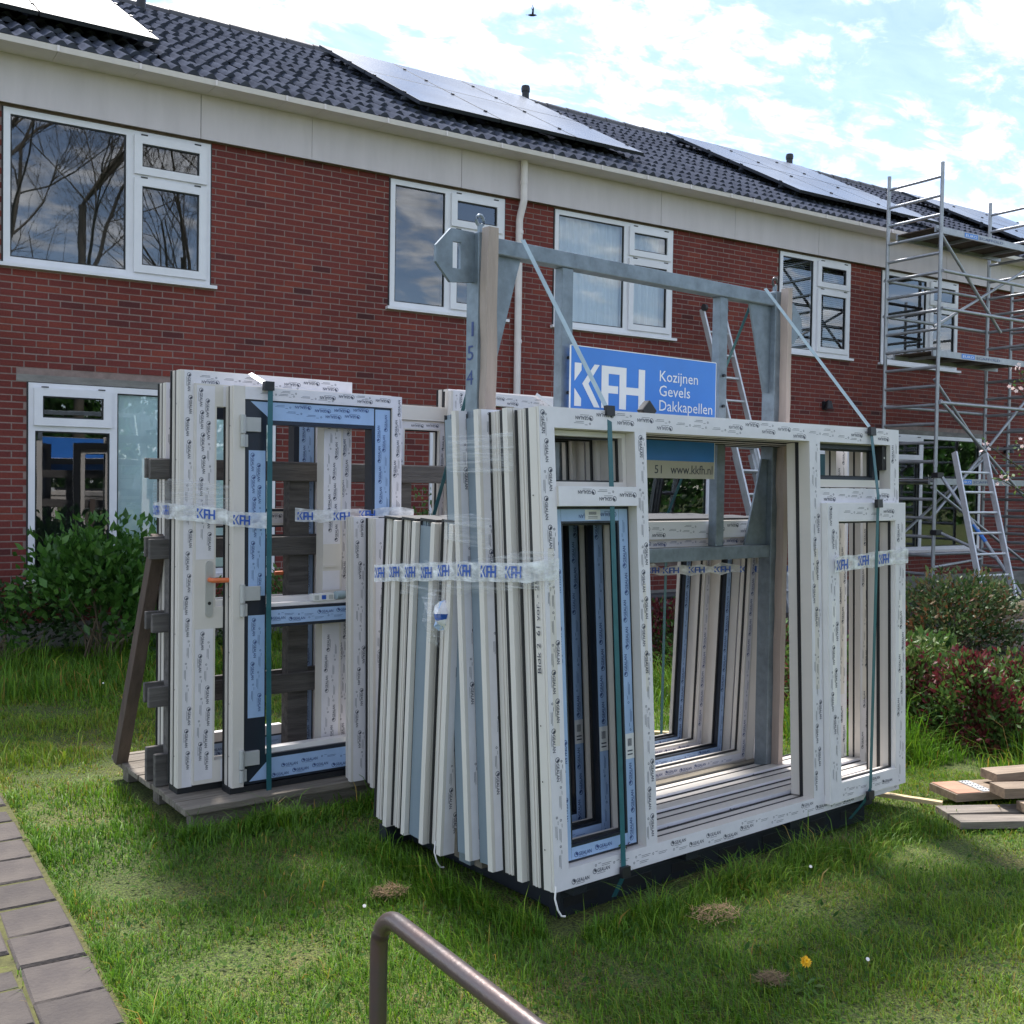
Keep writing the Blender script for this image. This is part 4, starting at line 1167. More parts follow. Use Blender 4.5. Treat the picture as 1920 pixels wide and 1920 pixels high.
def wrap_sheet(path, h, label, seed):
    r = random.Random(seed); P = [Vector(p) for p in path]; Q = []
    for a, b in zip(P[:-1], P[1:]):
        n = max(3, int((b - a).length / .03)); Q += [a.lerp(b, i / n) for i in range(n)]
    Q.append(P[-1]); rows = 5; vs = []
    for j in range(rows + 1):
        for p in Q: vs.append(p + Vector((r.uniform(-.003, .003), r.uniform(-.003, .003), h * j / rows + r.uniform(-.006, .006))))
    n = len(Q); m = MB(); m.mesh(vs, [(j * n + i, j * n + i + 1, (j + 1) * n + i + 1, (j + 1) * n + i) for j in range(rows) for i in range(n - 1)], 'stretch_film', True)
    o = m.build('stretch_wrap'); return tag(o, label, 'stretch film', 'clear stretch film')
wrap_sheet([A(-.069, .62, 1.70), A(-.069, .45, 1.69), A(-.05, .22, 1.70)], .15, 'clear stretch film around the grey flanked frames, upper band under the near post', 1)
wrap_sheet([A(-.069, .64, 1.42), A(-.069, .45, 1.41), A(-.066, .33, 1.40)], .12, 'clear stretch film around the grey flanked frames, lower band level with the low frames', 2)
wrap_sheet([A(-.04, 1.0, 1.17), A(-.070, .55, 1.20), A(-.05, .15, 1.26), A(.03, .062, 1.27)], .14, 'clear stretch film under the lettered tape of the steel rack', 3)

# crumpled bag hanging among the low frames
def crumpled(name, c, r, n, mats, seed, flat=1.0):
    rr = random.Random(seed); m = MB(); rows, cols_ = 7, 10; vs = []
    for j in range(rows + 1):
        th = math.pi * j / rows
        for i in range(cols_):
            a = 2 * math.pi * i / cols_; q = r * rr.uniform(.7, 1.2)
            vs.append((q * math.sin(th) * math.cos(a), q * math.sin(th) * math.sin(a) * flat, q * math.cos(th)))
    for j in range(rows):
        for i in range(cols_):
            m.mesh([vs[j * cols_ + i], vs[j * cols_ + (i + 1) % cols_], vs[(j + 1) * cols_ + (i + 1) % cols_], vs[(j + 1) * cols_ + i]], [(0, 1, 2, 3)], rr.choice(mats))
    o = m.build(name); o.location = c; return o
o = crumpled('tape_ball', A(-.04, .66, 1.105), .058, 0, ['ink_blue', 'sign_white', 'film_white', 'film_blue', 'film_white'], 4, .6)
tag(o, 'crumpled ball of blue and white tape hanging on the low frames', 'tape ball')
m = MB(); rr = random.Random(8)
pts = [(-.09, .09), (-.02, .12), (.05, .10), (.06, -.03), (.02, -.11), (-.05, -.10), (-.08, -.02)]
for i in range(7):
    a, b = pts[i], pts[(i + 1) % 7]; m.face([(0, -.03, 0), (a[0], rr.uniform(-.02, .02), a[1]), (b[0], rr.uniform(-.02, .02), b[1])], 'stretch_film')
o = m.build('plastic_bag'); o.location = A(-.075, .68, 1.09); o.rotation_euler = (0, 0, A_YAW + math.radians(-90)); tag(o, 'torn clear plastic bag beside the ball of blue tape', 'plastic bag')
for k, (u, v, z, lab) in enumerate(((.0, -.012, .15, 'white cord hanging from the near foot of the front frame'), (-.02, .73, .12, 'white cord hanging from the foot of the low frame by the near post'))):
    m = MB(); m.tube([(0, 0, .03), (-.012, -.012, -.01), (-.004, -.02, -.05), (.012, -.02, -.075), (.03, -.02, -.08)], .004, 'pvc_white', 5)
    o = m.build('cord'); o.location = A(u - .005, v, z); tag(o, lab, 'cord', 'white cord ends')
m = MB(); rr = random.Random(3)
for k in range(7):
    a = rr.uniform(0, 6.28); m.face([(0, 0, 0), (.03 * math.cos(a), .03 * math.sin(a), .012), (.045 * math.cos(a + .3), .045 * math.sin(a + .3), .004)], 'leaf_hedge' if k < 4 else 'leaf_red')
o = m.build('leaf_sprig'); o.location = A(.40, .03, .232); tag(o, 'small leafy sprig lying on the bottom rail of the front frame', 'sprig')

# ================================================================== LEFT RACK WITH DOORS
def pallet_rack():
    t = thing('wooden_rack', 'weathered wooden rack on a plank base holding the new doors', 'wooden rack', B(0, 0, 0), (0, 0, B_YAW))
    def b(name, u0, u1, v0, v1, z0, z1, mat, par=t):
        m = MB(); m.box(u0, u1, v0, v1, z0, z1, mat); return m.build(name, par, bevel=.004)
    rr = random.Random(2); v = -.105; k = 0
    while v < 1.08:     # base planks
        w = rr.choice((.145, .19)); e = min(v + w, 1.1)
        b('plank', -.265 + rr.uniform(-.012, .012), 1.62 + rr.uniform(-.02, .02), v, e - .008, .092 + rr.uniform(-.003, .003), .122 + rr.uniform(-.002, .003), 'wood_pallet'); v = e; k += 1
    for v in (-.06, .42, .92): b('bearer', -.22, 1.58, v, v + .09, .0, .0915, 'wood_pallet')
    for z in (1.65, 1.255, .52):      # long slats, front and back of the posts
        b('slat', -.30, 1.56, .335, .365, z, z + .10, 'wood_grey'); b('slat', -.285, 1.575, .450, .478, z + .006, z + .106, 'wood_grey')
    b('slat', -.285, .10, .335, .365, .89, .985, 'wood_grey'); b('slat', -.28, .1, .450, .478, .895, .985, 'wood_grey')
    for z in (.125,): b('foot_board', -.27, .02, .325, .36, z, z + .16, 'wood_grey'); b('foot_board', -.27, .05, .46, .49, z, z + .17, 'wood_grey')
    for u in (-.19, .455, 1.10): b('post', u, u + .115, .3655, .4495, .123, 1.745, 'wood_grey')
    for u in (-.20, 1.42):
        m = MB(); m.bar((u, .50, 1.36), (u - .06, .93, .125), .075, .065, 'wood_brown', up=(1, 0, 0)); m.build('brace', t, bevel=.003)
    return t
pallet_rack()

DG = 'new doors and frames in the wooden rack'
def hinge(parent, x, z, y):
    m = MB(); m.tube([(x - .008, y - .022, z - .045), (x - .008, y - .022, z + .045)], .0135, 'grey_plastic', 10)
    m.box(x + .004, x + .085, y - .022, y - .001, z - .035, z + .035, 'grey_plastic')
    m.tube([(x - .008, y - .022, z - .11), (x - .008, y - .022, z - .05)], .0125, 'grey_plastic', 10); m.box(x - .01, x + .02, y - .018, y - .001, z - .11, z - .05, 'grey_plastic')
    return m.build('hinge', parent, bevel=.002)
def lever(parent, x, y, z, s=1, plate='silver', dirx=1):
    m = MB(); n = 8
    poly = [(x + .018 * math.cos(a), z + .12 + .018 * math.sin(a)) for a in [math.pi * i / n for i in range(n + 1)]] + [(x + .018 * math.cos(a), z - .12 + .018 * math.sin(a)) for a in [math.pi + math.pi * i / n for i in range(n + 1)]]
    m.prism(poly, y - .008, y - .0005, plate); m.tube([(x, y - .009, z - .07), (x, y - .0065, z - .07)], .009, 'black_plastic', 8)
    h = m.build('handle_plate', parent)
    m = MB(); m.tube([(x, y - .008, z + .045), (x, y - .05, z + .045), (x + dirx * .02, y - .055, z + .045), (x + dirx * .13, y - .052, z + .043)], [.012, .012, .0125, .0115], 'orange_plastic', 8)
    m.build('door_handle', h); return h

def blue_door():
    W, H, D = 0.94, 1.985, .11
    t = thing('door', 'new door with blue film on its dark sash and three grey hinges, at the front of the wooden rack', 'door', B(-.004, 0, .124), (-math.radians(.6), 0, B_YAW), group=DG)
    member(t, 'jamb', False, 0.03, H, 0, .058, D, None, outer=-1, holes=True)
    member(t, 'jamb', False, 0.03, H, W - .058, W, D, 'R', outer=1, phase=2)
    member(t, 'head_rail', True, .058, W - .058, H - .062, H, D, 'T', outer=1, phase=1)
    m = MB(); m.box(-.01, W, .005, D, 0, .0295, 'gasket'); m.build('threshold', t)
    x0, x1, z0, z1, w = .060, W - .060, .035, H - .064, .115
    m = MB()
    for q in ((x0, x0 + w, z0, z1), (x1 - w, x1, z0, z1), (x0 + w, x1 - w, z1 - w, z1), (x0 + w, x1 - w, z0, z0 + w + .02), (x0 + w, x1 - w, .80, .90)): m.box(q[0], q[1], .012, .085, q[2], q[3], 'pvc_anthracite')
    for q in ((x0 + w, x1 - w, .90, .915), (x0 + w, x1 - w, z0 + w + .02, z0 + w + .045)): m.box(q[0], q[1], .03, .085, q[2], q[3], 'pvc_white')
    s = m.build('sash', t)
    f = MB(); y = .0112; e = .016
    # film: bevelled ends at the corners, bare patches by the hinges
    segs = [(1.675, .96), (.865, .36)]
    for k, (a, b) in enumerate(segs): film(f, (x0 + .022, y, a), (0, 0, -1), (1, 0, 0), a - b, w - .028, 'film_blue', 'ink_navy', k * 2, 2)
    film(f, (x1 - .006, y, z0 + .02), (0, 0, 1), (-1, 0, 0), z1 - z0 - .03, w - .026, 'film_blue', 'ink_navy', 1, 2)
    def mitred(ax, o, L, ww, cut0):
        ax = Vector(ax); o = Vector(o); up = Vector((0, 0, 1 if ax.x > 0 else -1))
        if ax.x > 0: f.face([o, o + ax * L, o + ax * L + up * ww, o + up * ww + ax * cut0], 'film_blue')
        else: f.face([o, o + ax * L, o + ax * (L - cut0) + up * ww, o + up * ww], 'film_blue')
        p = o + Vector((0, -.001, 0)); k = 0; s_ = cut0 * (1 if ax.x > 0 else .2) + .01
        while s_ + .1 < L - (cut0 if ax.x < 0 else 0):
            for c in range(2):
                a = p + ax * (s_ + .05 * c) + up * (.008 + (ww - .026) * (c * .55 + .3 * ((k * .37) % 1)))
                if s_ + .05 * c + .1 < L - (cut0 if ax.x < 0 else 0): (put_maker_mark if (k + 2 * c) % 6 < 4 else put_small_mark)(f, a, ax, up, 'ink_navy')
            s_ += .11; k += 1
    mitred((-1, 0, 0), (x1 - w + .012, y, z1 - .006), x1 - w + .012 - (x0 + .03), w - .026, .11)
    mitred((1, 0, 0), (x0 + .03, y, z0 + .012), x1 - w + .012 - x0 - .03, w - .012, .11)
    film(f, (x0 + w + .002, y, .815), (1, 0, 0), (0, 0, 1), x1 - x0 - 2 * w - .004, .07, 'film_blue', 'ink_navy', 3, 2)
    f.build('protective_film', s)
    for z in (1.80, .975, .165): hinge(t, .052, z, .012)
    return t
blue_door()

def cream_door():
    W, H, D = .925, 2.055, .12
    t = thing('door', 'new cream door with an orange wrapped lever handle, second in the wooden rack', 'door', B(-.222, .145, .124), (0, 0, B_YAW), group=DG)
    member(t, 'jamb', False, 0.03, H, 0, .07, D, 'L', outer=-1, holes=True, phase=1, fo=.02)
    member(t, 'jamb', False, 0.03, H, W - .07, W, D, 'R', outer=1, phase=3)
    member(t, 'head_rail', True, .07, W - .07, H - .07, H, D, 'T', outer=1, phase=2)
    m = MB(); m.box(0, W, .005, D, 0, .0295, 'gasket'); m.build('threshold', t)
    x0, x1, z0, z1, w = .066, W - .062, .04, H - .062, .108
    m = MB()
    for q in ((x0, x0 + w, z0, z1), (x1 - w, x1, z0, z1), (x0 + w, x1 - w, z1 - w, z1), (x0 + w, x1 - w, z0, z0 + w), (x0 + w, x1 - w, .80, .905)): m.box(q[0], q[1], -.022, .06, q[2], q[3], 'pvc_cream')
    for q in ((x0 + w, x1 - w, .905, .935),): m.box(q[0], q[1], .0, .05, q[2], q[3], 'pvc_white')
    s = m.build('sash', t)
    f = MB(); y = -.0228
    for (a, b, k) in ((z1 - .01, 1.14, 0), (.80, z0 + .02, 3)): film(f, (x0 + .008, y, a), (0, 0, -1), (1, 0, 0), a - b, .09, 'film_white', 'ink_dark', k, 2)
    for (a, b, k) in ((1.20, z1 - .02, 0), (.96, 1.06, 1), (z0 + .1, .78, 3)): film(f, (x1 - .012, y, a), (0, 0, 1), (-1, 0, 0), b - a, .098, 'film_white', 'ink_dark', k, 2)
    film(f, (x1 - .14, y, z1 - .006), (-1, 0, 0), (0, 0, -1), x1 - x0 - .28, .1, 'film_white', 'ink_dark', 1, 2)
    film(f, (x0 + .14, y, z0 + .01), (1, 0, 0), (0, 0, 1), x1 - x0 - .28, .1, 'film_white', 'ink_dark', 1, 2)
    f.build('protective_film', s)
    lever(t, x0 + .075, -.022, .995)
    m = MB(); m.box(x1 - .11, x1 - .03, -.03, -.0222, .87, .92, 'pvc_cream'); m.box(x1 - .105, x1 - .035, -.03, -.0222, 1.08, 1.09, 'pvc_cream'); m.build('strike_plate', t)
    return t
cream_door()

def back_door():
    W, H, D = .915, 2.02, .11
    t = thing('door', 'new door with a dark blue-filmed stile behind the slats of the wooden rack', 'door', B(-.168, .50, .124), (0, 0, B_YAW), group=DG)
    member(t, 'jamb', False, 0.03, H, 0, .06, D, 'L', outer=-1, phase=4)
    member(t, 'jamb', False, 0.03, H, W - .075, W, D, 'R', outer=1, phase=3)
    member(t, 'head_rail', True, .06, W - .075, H - .07, H, D, 'T', outer=1, phase=2)
    m = MB(); m.box(0, W, .005, D, 0, .0295, 'gasket'); m.build('threshold', t)
    x0, x1, z0, z1, w = .062, W - .078, .04, H - .072, .10
    m = MB()
    for q in ((x0, x0 + w, z0, z1), (x1 - w - .025, x1, z0, z1), (x0 + w, x1 - w - .025, z1 - w, z1), (x0 + w, x1 - w - .025, z0, z0 + w), (x0 + w, x1 - w - .025, 1.275, 1.375), (x0 + w, x1 - w - .025, .80, .9)): m.box(q[0], q[1], .01, .08, q[2], q[3], 'pvc_anthracite')
    m.box(x0 + w, x1 - w - .08, .008, .05, 1.285, 1.36, 'pvc_cream'); m.box(x0 + w, x1 - w - .08, .008, .05, z0 + w, z0 + w + .05, 'pvc_white')
    s = m.build('sash', t)
    f = MB(); y = .0092
    film(f, (x1 - .004, y, z0 + .02), (0, 0, 1), (-1, 0, 0), z1 - z0 - .03, w - .01, 'film_blue', 'ink_navy', 0, 2)
    film(f, (x1 - w - .08, .0072, 1.352), (-1, 0, 0), (0, 0, -1), x1 - x0 - 2 * w - .08, .055, 'film_white', 'ink_dark', 0, 1)
    film(f, (x0 + w, y, z0 + .01), (1, 0, 0), (0, 0, 1), x1 - x0 - 2 * w - .08, .08, 'film_blue', 'ink_navy', 0, 2)
    f.build('protective_film', s)
    lever(t, x1 - .13, .0, .985, dirx=-1, plate='silver')
    return t
back_door()

def plain_frame(name, label, loc, rot, W, H, D, group, jw=.07, film_on=True, mull=None, trans=None, phase=0, sash_film=None, dark=False, flange=0.0, side=None):
    t = thing(name, label, 'window frame', loc, rot, group=group)
    fr = (lambda c: c) if film_on else (lambda c: None)
    member(t, 'jamb', False, 0, H, 0, jw, D, fr('L'), outer=-1, phase=phase, holes=True, flange=flange, back=side)
    member(t, 'jamb', False, 0, H, W - jw, W, D, fr('R'), outer=1, phase=phase + 1)
    member(t, 'head_rail', True, jw, W - jw, H - jw, H, D, fr('T'), outer=1, phase=phase + 2)
    member(t, 'bottom_rail', True, jw, W - jw, 0, jw, D, fr('B'), outer=-1, phase=phase + 3)
    if mull: member(t, 'mullion', False, jw, H - jw, mull, mull + jw, D, fr('L'), phase=phase)
    if trans:
        b = mull if mull else W - jw
        member(t, 'transom', True, jw, b, trans, trans + jw, D, fr('T'), phase=phase)
    if sash_film:
        sash(t, jw + .002, (mull or W - jw) - .002, (trans + jw if trans else jw) + .002, H - jw - .002, .055, .02, .09, 'pvc_anthracite' if dark else 'pvc_cream', sash_film, 'ink_dark', phase=phase)
    return t
CG = 'low frames leaning at the right end of the wooden rack'
plain_frame('window_frame', 'low cream frame standing on the plank base, just right of the blue-filmed door', B(.595, -.125, .124), (-.02, 0, B_YAW), 1.25, 1.35, .10, CG, phase=2, trans=None, sash_film='film_white', flange=.02)
plain_frame('window_frame', 'low frame with a taped face behind the frames of the steel rack, in front of the tall pale frames', B(.66, -.255, .115), (-.02, 0, B_YAW), 1.2, 1.355, .115, CG, phase=5, sash_film='film_white', flange=.03)
TG = 'tall frames behind the wooden rack'
plain_frame('window_frame', 'tall cream frame with a wide pale head rail, behind the wooden slats right of the doors', B(1.165, .60, .124), (.01, 0, B_YAW), .53, 1.99, .11, TG, film_on=False, jw=.085, sash_film='film_white')
plain_frame('window_frame', 'tall frame whose taped head rail passes behind the blue sign post', B(1.585, .50, .124), (.01, 0, B_YAW), 1.0, 2.09, .12, TG, jw=.075, mull=.45, phase=2, flange=.03, side='pvc_cream')
plain_frame('window_frame', 'tallest frame behind the wooden rack, its taped head showing above the other tall one', B(1.62, .63, .124), (.01, 0, B_YAW), 1.05, 2.11, .12, TG, jw=.075, phase=4)
plain_frame('window_frame', 'thin edged frame standing behind the cream door at the left end of the wooden rack', B(-.125, .64, .124), (.008, 0, B_YAW), .9, 2.0, .10, TG, jw=.07, phase=1)

BY = (-math.sin(B_YAW), math.cos(B_YAW), 0)
strap([B(.135, .16, 2.185), B(.168, .0, 2.117)], .026, 'pvc_white', 'white strap end over the top of the two front doors', wdir=BY)
strap([B(.172, -.008, 2.108), B(.17, -.014, 1.0), B(.175, -.026, .122)], .026, 'strap_teal', 'teal strap running down the front of the blue-filmed door', wdir=BY)
strap([B(-.02, .62, 2.12), B(-.03, .66, 1.44)], .02, 'strap_teal', 'dark strap seen through the slot of the cream door', wdir=BY)
strap([B(2.20, .47, 2.23), B(2.40, .40, 2.10)], .02, 'pvc_white', 'white strap end on the taped head rail of the tall frames', wdir=BY)
m = MB(); m.box(-.025, .025, -.012, .02, -.022, .022, 'black_plastic'); o = m.build('strap_buckle'); o.location = B(.165, -.004, 2.115); o.rotation_euler = (0, 0, B_YAW); tag(o, 'dark edge guard on the head of the blue-filmed door', 'edge guard', 'strap edge guards')
tape_band([B(-.24, .47, 1.46), B(-.238, .118, 1.458), B(-.16, .112, 1.450), B(-.03, .05, 1.436), B(-.028, -.012, 1.428), B(.155, -.015, 1.418)], .075, 'blue lettered tape around the left ends of the doors', seed=9)
tape_band([B(.36, .10, 1.445), B(.56, .09, 1.44), B(.90, -.012, 1.45), B(1.0, -.01, 1.452)], .065, 'blue lettered tape across the right stile of the blue-filmed door', seed=10, wrinkle=.008)
wrap_sheet([B(-.242, .47, 1.49), B(-.24, .116, 1.49), B(-.10, .11, 1.48), B(.05, .02, 1.46)], .16, 'clear stretch film above the lettered tape on the left door ends', 7)
# parts lying on the middle rail of the blue door
m = MB(); m.box(-.06, .06, -.02, .02, 0, .035, 'card_white')
for k in range(3): m.box(-.05 + .04 * k, -.025 + .04 * k, -.0206, -.0201, .006, .028, 'ink_blue' if k == 1 else 'grey_plastic')
o = m.build('parts_box', bevel=.003); o.location = B(.49, .05, 1.0403); o.rotation_euler = (0, 0, B_YAW); tag(o, 'small white carton lying on the middle rail of the blue-filmed door', 'carton')
m = MB(); m.tube([(-.03, 0, .022), (.03, 0, .022)], .022, 'strap_light', 8); o = m.build('tape_roll'); o.location = B(.595, .05, 1.0403); o.rotation_euler = (0, 0, B_YAW + .2); tag(o, 'grey blue roll lying beside the small white carton on the door rail', 'roll')
m = MB(); m.box(-.05, .05, -.02, .02, 0, .05, 'grey_plastic'); m.box(-.075, -.0505, -.015, .015, .0, .028, 'grey_plastic'); o = m.build('fitting', bevel=.004); o.location = B(.31, .53, 1.026); o.rotation_euler = (0, 0, B_YAW); tag(o, 'grey fitting lying on the rail of the door behind the slats', 'fitting')

# ================================================================== SCAFFOLD, LADDERS
def scaffold():
    XL, XR, YW, YN = 12.53, 14.90, 9.80, 8.953
    t = thing('scaffold_tower', 'tall aluminium scaffold tower with two platforms in front of the brick houses', 'scaffold', (XL, YN, .1))
    o = Vector((XL, YN, .1))
    def tube(name, p, q, r=.024, mat='aluminium', par=t):
        m = MB(); m.tube([Vector(p) - o, Vector(q) - o], r, mat, 8); return m.build(name, par)
    zt = 6.03
    for X in (XL, XR):
        for Y in (YW, YN):
            p = tube('post', (X, Y, .30), (X, Y, zt), .0255)
            m = MB()
            for z in (2.02, 4.02): m.tube([Vector((X, Y, z - .05)) - o, Vector((X, Y, z + .05)) - o], .029, 'aluminium', 8)
            m.build('spigot', p)
            m = MB(); m.tube([Vector((X, Y, .12)) - o, Vector((X, Y, .32)) - o], .018, 'galvanised', 8); m.box(X - .07 - o.x, X + .07 - o.x, Y - .07 - o.y, Y + .07 - o.y, .0, .02, 'galvanised'); m.tube([Vector((X - .06, Y, .27)) - o, Vector((X + .06, Y, .27)) - o], .012, 'galvanised', 6); m.build('base_jack', p)
        z = .52
        while z < 5.95:
            tube('rung', (X, YN, z), (X, YW, z), .0215); z += .2535
    for z in (4.585, 4.085, 2.83): tube('guard_rail', (XL, YN - .04, z), (XR, YN - .04, z))
    for z in (4.585, 4.085, 2.83): tube('guard_rail', (XL, YW + .04, z), (XR, YW + .04, z))
    for (a, b, Y) in ((4.60, 3.05, YN + .05), (2.60, 1.1, YN + .05)):
        tube('brace', (XL, Y, a + .55), (XR - .9, Y, a - .70), .021)
    tube('brace', (XL, YN + .07, 3.85), (XR, YN + .07, 5.0), .021); tube('brace', (XL, YN + .07, 1.25), (XR, YN + .07, 3.15), .021)
    tube('brace', (XL + .02, YN - .04, 2.86), (XR, YN - .04, 1.35), .021); tube('brace', (XL, YW, .75), (XR, YW, 2.15), .021)
    tube('brace', (XL, YN + .05, 1.70), (XR, YN + .05, .55), .021); tube('plan_brace', (XL, YN, .62), (XR, YW, .62), .021); tube('plan_brace', (XL, YW, .72), (XR, YW, .72), .021)
    for z, txt in ((5.115, 1), (3.46, 1), (1.735, 1)):
        m = MB(); x0, x1, y0, y1 = XL - .02 - o.x, XR + .02 - o.x, YN + .06 - o.y, YN + .70 - o.y; zz = z - o.z
        m.box(x0, x1, y0, y0 + .03, zz, zz + .085, 'aluminium'); m.box(x0, x1, y1 - .03, y1, zz, zz + .085, 'aluminium')
        m.box(x0, x1, y0 + .0305, y1 - .0305, zz + .055, zz + .07, 'wood_brown'); 
        for k in range(4): m.box(x0 + .3 + .55 * k, x0 + .34 + .55 * k, y0 + .0305, y1 - .0305, zz + .01, zz + .05, 'aluminium')
        p = m.build('platform', t)
        m = MB(); yy = y0 - .002; bx = x0 + .62
        m.face([(bx, yy, zz + .012), (bx + .30, yy, zz + .012), (bx + .30, yy, zz + .075), (bx, yy, zz + .075)], 'sign_blue')
        put_text(m, 'EURO', (bx + .02, yy - .001, zz + .025), (1, 0, 0), (0, 0, 1), .036, 'sign_white', width=.26)
        put_text(m, 'SCAFFOLD', (bx + .33, yy - .001, zz + .025), (1, 0, 0), (0, 0, 1), .036, 'ink_navy', width=.56)
        m.build('platform_label', p)
    # outrigger towards the camera
    tube('outrigger', (12.61, YN - .03, 1.86), (12.62, 7.55, .12), .024); tube('outrigger', (12.61, YN - .03, 1.09), (12.60, 8.08, .80), .022)
    m = MB(); c = Vector((XL, YN - .03, 1.86)) - o; m.box(c.x - .04, c.x + .09, c.y - .04, c.y + .06, c.z - .035, c.z + .035, 'black_plastic'); c = Vector((XL, YN - .03, 1.09)) - o; m.box(c.x - .04, c.x + .09, c.y - .04, c.y + .06, c.z - .035, c.z + .035, 'black_plastic'); m.build('clamp', t)
    m = MB(); p, q = Vector((12.612, 8.42, 1.215)) - o, Vector((12.614, 8.24, 1.0)) - o; m.tube([p, q], .0255, 'sign_blue', 8); m.build('outrigger_label', t)
scaffold()

def scaffold_frame():
    """second tower frame, part visible at the right edge"""
    XL, YW, YN = 15.75, 9.95, 8.9
    t = thing('scaffold_tower', 'second scaffold tower at the right edge, only its rungs showing past the first one', 'scaffold', (XL, YN, .1))
    o = Vector((XL, YN, .1))
    for Y in (YW, YN):
        m = MB(); m.tube([Vector((XL, Y, .1)) - o, Vector((XL, Y, 4.9)) - o], .025, 'aluminium', 8); m.build('post', t)
    z = .6
    while z < 4.85:
        m = MB(); m.tube([Vector((XL, YN, z)) - o, Vector((XL, YW, z)) - o], .021, 'aluminium', 8); m.build('rung', t); z += .2535
scaffold_frame()

def ladder(name, label, base, top, width, n, wx=(1, 0, 0), sections=1, wheels=False):
    base, top, wx = Vector(base), Vector(top), Vector(wx); t = thing(name, label, 'ladder', base)
    d = top - base; nrm = d.cross(wx).normalized()
    for s in range(sections):
        sh = nrm * (.035 * s); f0, f1 = (0.0, 1.0) if s == 0 else ((.0, .62 - .05 * s))
        off = wx * (.022 * s)
        for k in (0, 1):
            m = MB(); p = wx * (width * k) * (1 if k else 1) + off * (1 if k == 0 else -1) + sh
            m.bar(d * f0 + p, d * f1 + p, .072, .028, 'ladder_metal', up=wx); m.build('rail', t)
        kk = 1
        while kk < n:
            f = kk / n
            if f0 < f < f1:
                m = MB(); m.tube([d * f + off + sh, d * f + wx * width - off + sh], .0165, 'ladder_metal', 8); m.build('rung', t)
            kk += 1
    if wheels:
        for k in (0, 1):
            m = MB(); c = d + wx * (width * k) + nrm * -.05; m.tube([c - wx * .02, c + wx * .02], .045, 'ladder_cap', 12); m.build('wheel', t)
    return t
ladder('ladder', 'long triple section aluminium ladder leaning on the brick wall behind the sign', (9.70, 9.10, .1), (9.45, 10.22, 3.93), .36, 13, sections=3, wheels=True)
ladder('ladder', 'aluminium ladder with wide rungs leaning against the scaffold at the right edge', (11.72, 7.62, .1), (12.27, 8.49, 2.15), .66, 8)

# ================================================================== PLANTS
def leafy(name, label, cat, c, R, nleaf, size, mats, nstem=14, group=None, seed=0, clumps=18, up=.35, flat=.5, low=.25, wts=None):
    """a shrub: stems and many small two-faced leaves in clumps through the crown"""
    r = np.random.default_rng(seed); rr = random.Random(seed)
    t = thing(name, label, cat, c, group=group)
    cl = []
    for k in range(clumps):
        a = r.uniform(0, 2 * math.pi); q = math.sqrt(r.uniform(0.02, 1)); z = r.uniform(low, 1.0)
        lim = math.sqrt(max(0.05, 1 - max(0, (z - .45) / .62) ** 2))
        cl.append((R[0] * q * lim * math.cos(a), R[1] * q * lim * math.sin(a), R[2] * z * r.uniform(.85, 1.06)))
    cl = np.array(cl)
    idx = r.integers(0, clumps, nleaf)
    P = cl[idx] + r.normal(0, 1, (nleaf, 3)) * np.array([R[0], R[1], R[2]]) * np.array([.17, .17, .13])
    P[:, 2] = np.clip(P[:, 2], .03, R[2] * 1.15)
    d = P - cl[idx] * np.array([.5, .5, .6]); d /= np.linalg.norm(d, axis=1)[:, None] + 1e-6
    d = d + r.normal(0, .7, (nleaf, 3)) + np.array([0, 0, up]); d /= np.linalg.norm(d, axis=1)[:, None]
    s = np.cross(d, r.normal(0, 1, (nleaf, 3))); s /= np.linalg.norm(s, axis=1)[:, None]
    n = np.cross(s, d)
    L = size * r.uniform(.6, 1.3, nleaf)[:, None]; W = L * flat
    v = np.stack((P, P + d * L * .45 + s * W * .5 + n * L * .05, P + d * L - n * L * .12, P + d * L * .45 - s * W * .5 + n * L * .05), 1).reshape(-1, 3)
    b = np.arange(nleaf)[:, None] * 4
    f = (b + np.array([[0, 1, 2, 0, 2, 3]])).reshape(-1)
    cm = r.choice(len(mats), clumps, p=wts); mi = np.where(r.random(nleaf) < .7, cm[idx], r.choice(len(mats), nleaf, p=wts))
    o = mesh_np('foliage', v, f, np.full(nleaf * 2, 3), mats, np.repeat(mi, 2)); o.parent = t
    m = MB()
    for k in range(nstem):
        e = cl[rr.randrange(clumps)] * rr.uniform(.7, 1.0); a = rr.uniform(0, 6.28); q = rr.uniform(0, .25)
        m.tube([(R[0] * q * math.cos(a), R[1] * q * math.sin(a), -.03), (e[0] * .45, e[1] * .45, e[2] * .5), (e[0], e[1], e[2])], [.011, .008, .003], 'twig', 5, cap=False)
    m.build('stem', t)
    return t
gz = lambda x, y: float(ground_z(x, y))
leafy('shrub', 'broad leaved dark green shrub under the left living room window', 'shrub', (2.02, 9.6, .1), (.72, .55, 1.05), 4200, .09, ['leaf_dark'], 26, seed=1, clumps=30, flat=.55)
leafy('shrub', 'low dark shrub at the left edge by the brick wall', 'shrub', (1.25, 9.85, .1), (.55, .35, .62), 1500, .055, ['leaf_low'], 16, seed=2, group='low shrubs along the wall', clumps=22)
leafy('shrub', 'low dark shrub to the right of the broad leaved one, next to the wooden rack', 'shrub', (2.75, 9.6, .1), (.5, .4, .55), 1200, .055, ['leaf_low', 'leaf_dark'], 14, seed=3, group='low shrubs along the wall', clumps=20)
leafy('shrub', 'small green shrub by the wall seen through the lower opening of the blue-filmed door', 'shrub', (3.82, 9.85, .1), (.33, .3, .62), 800, .05, ['leaf_hedge'], 10, seed=4, clumps=14)
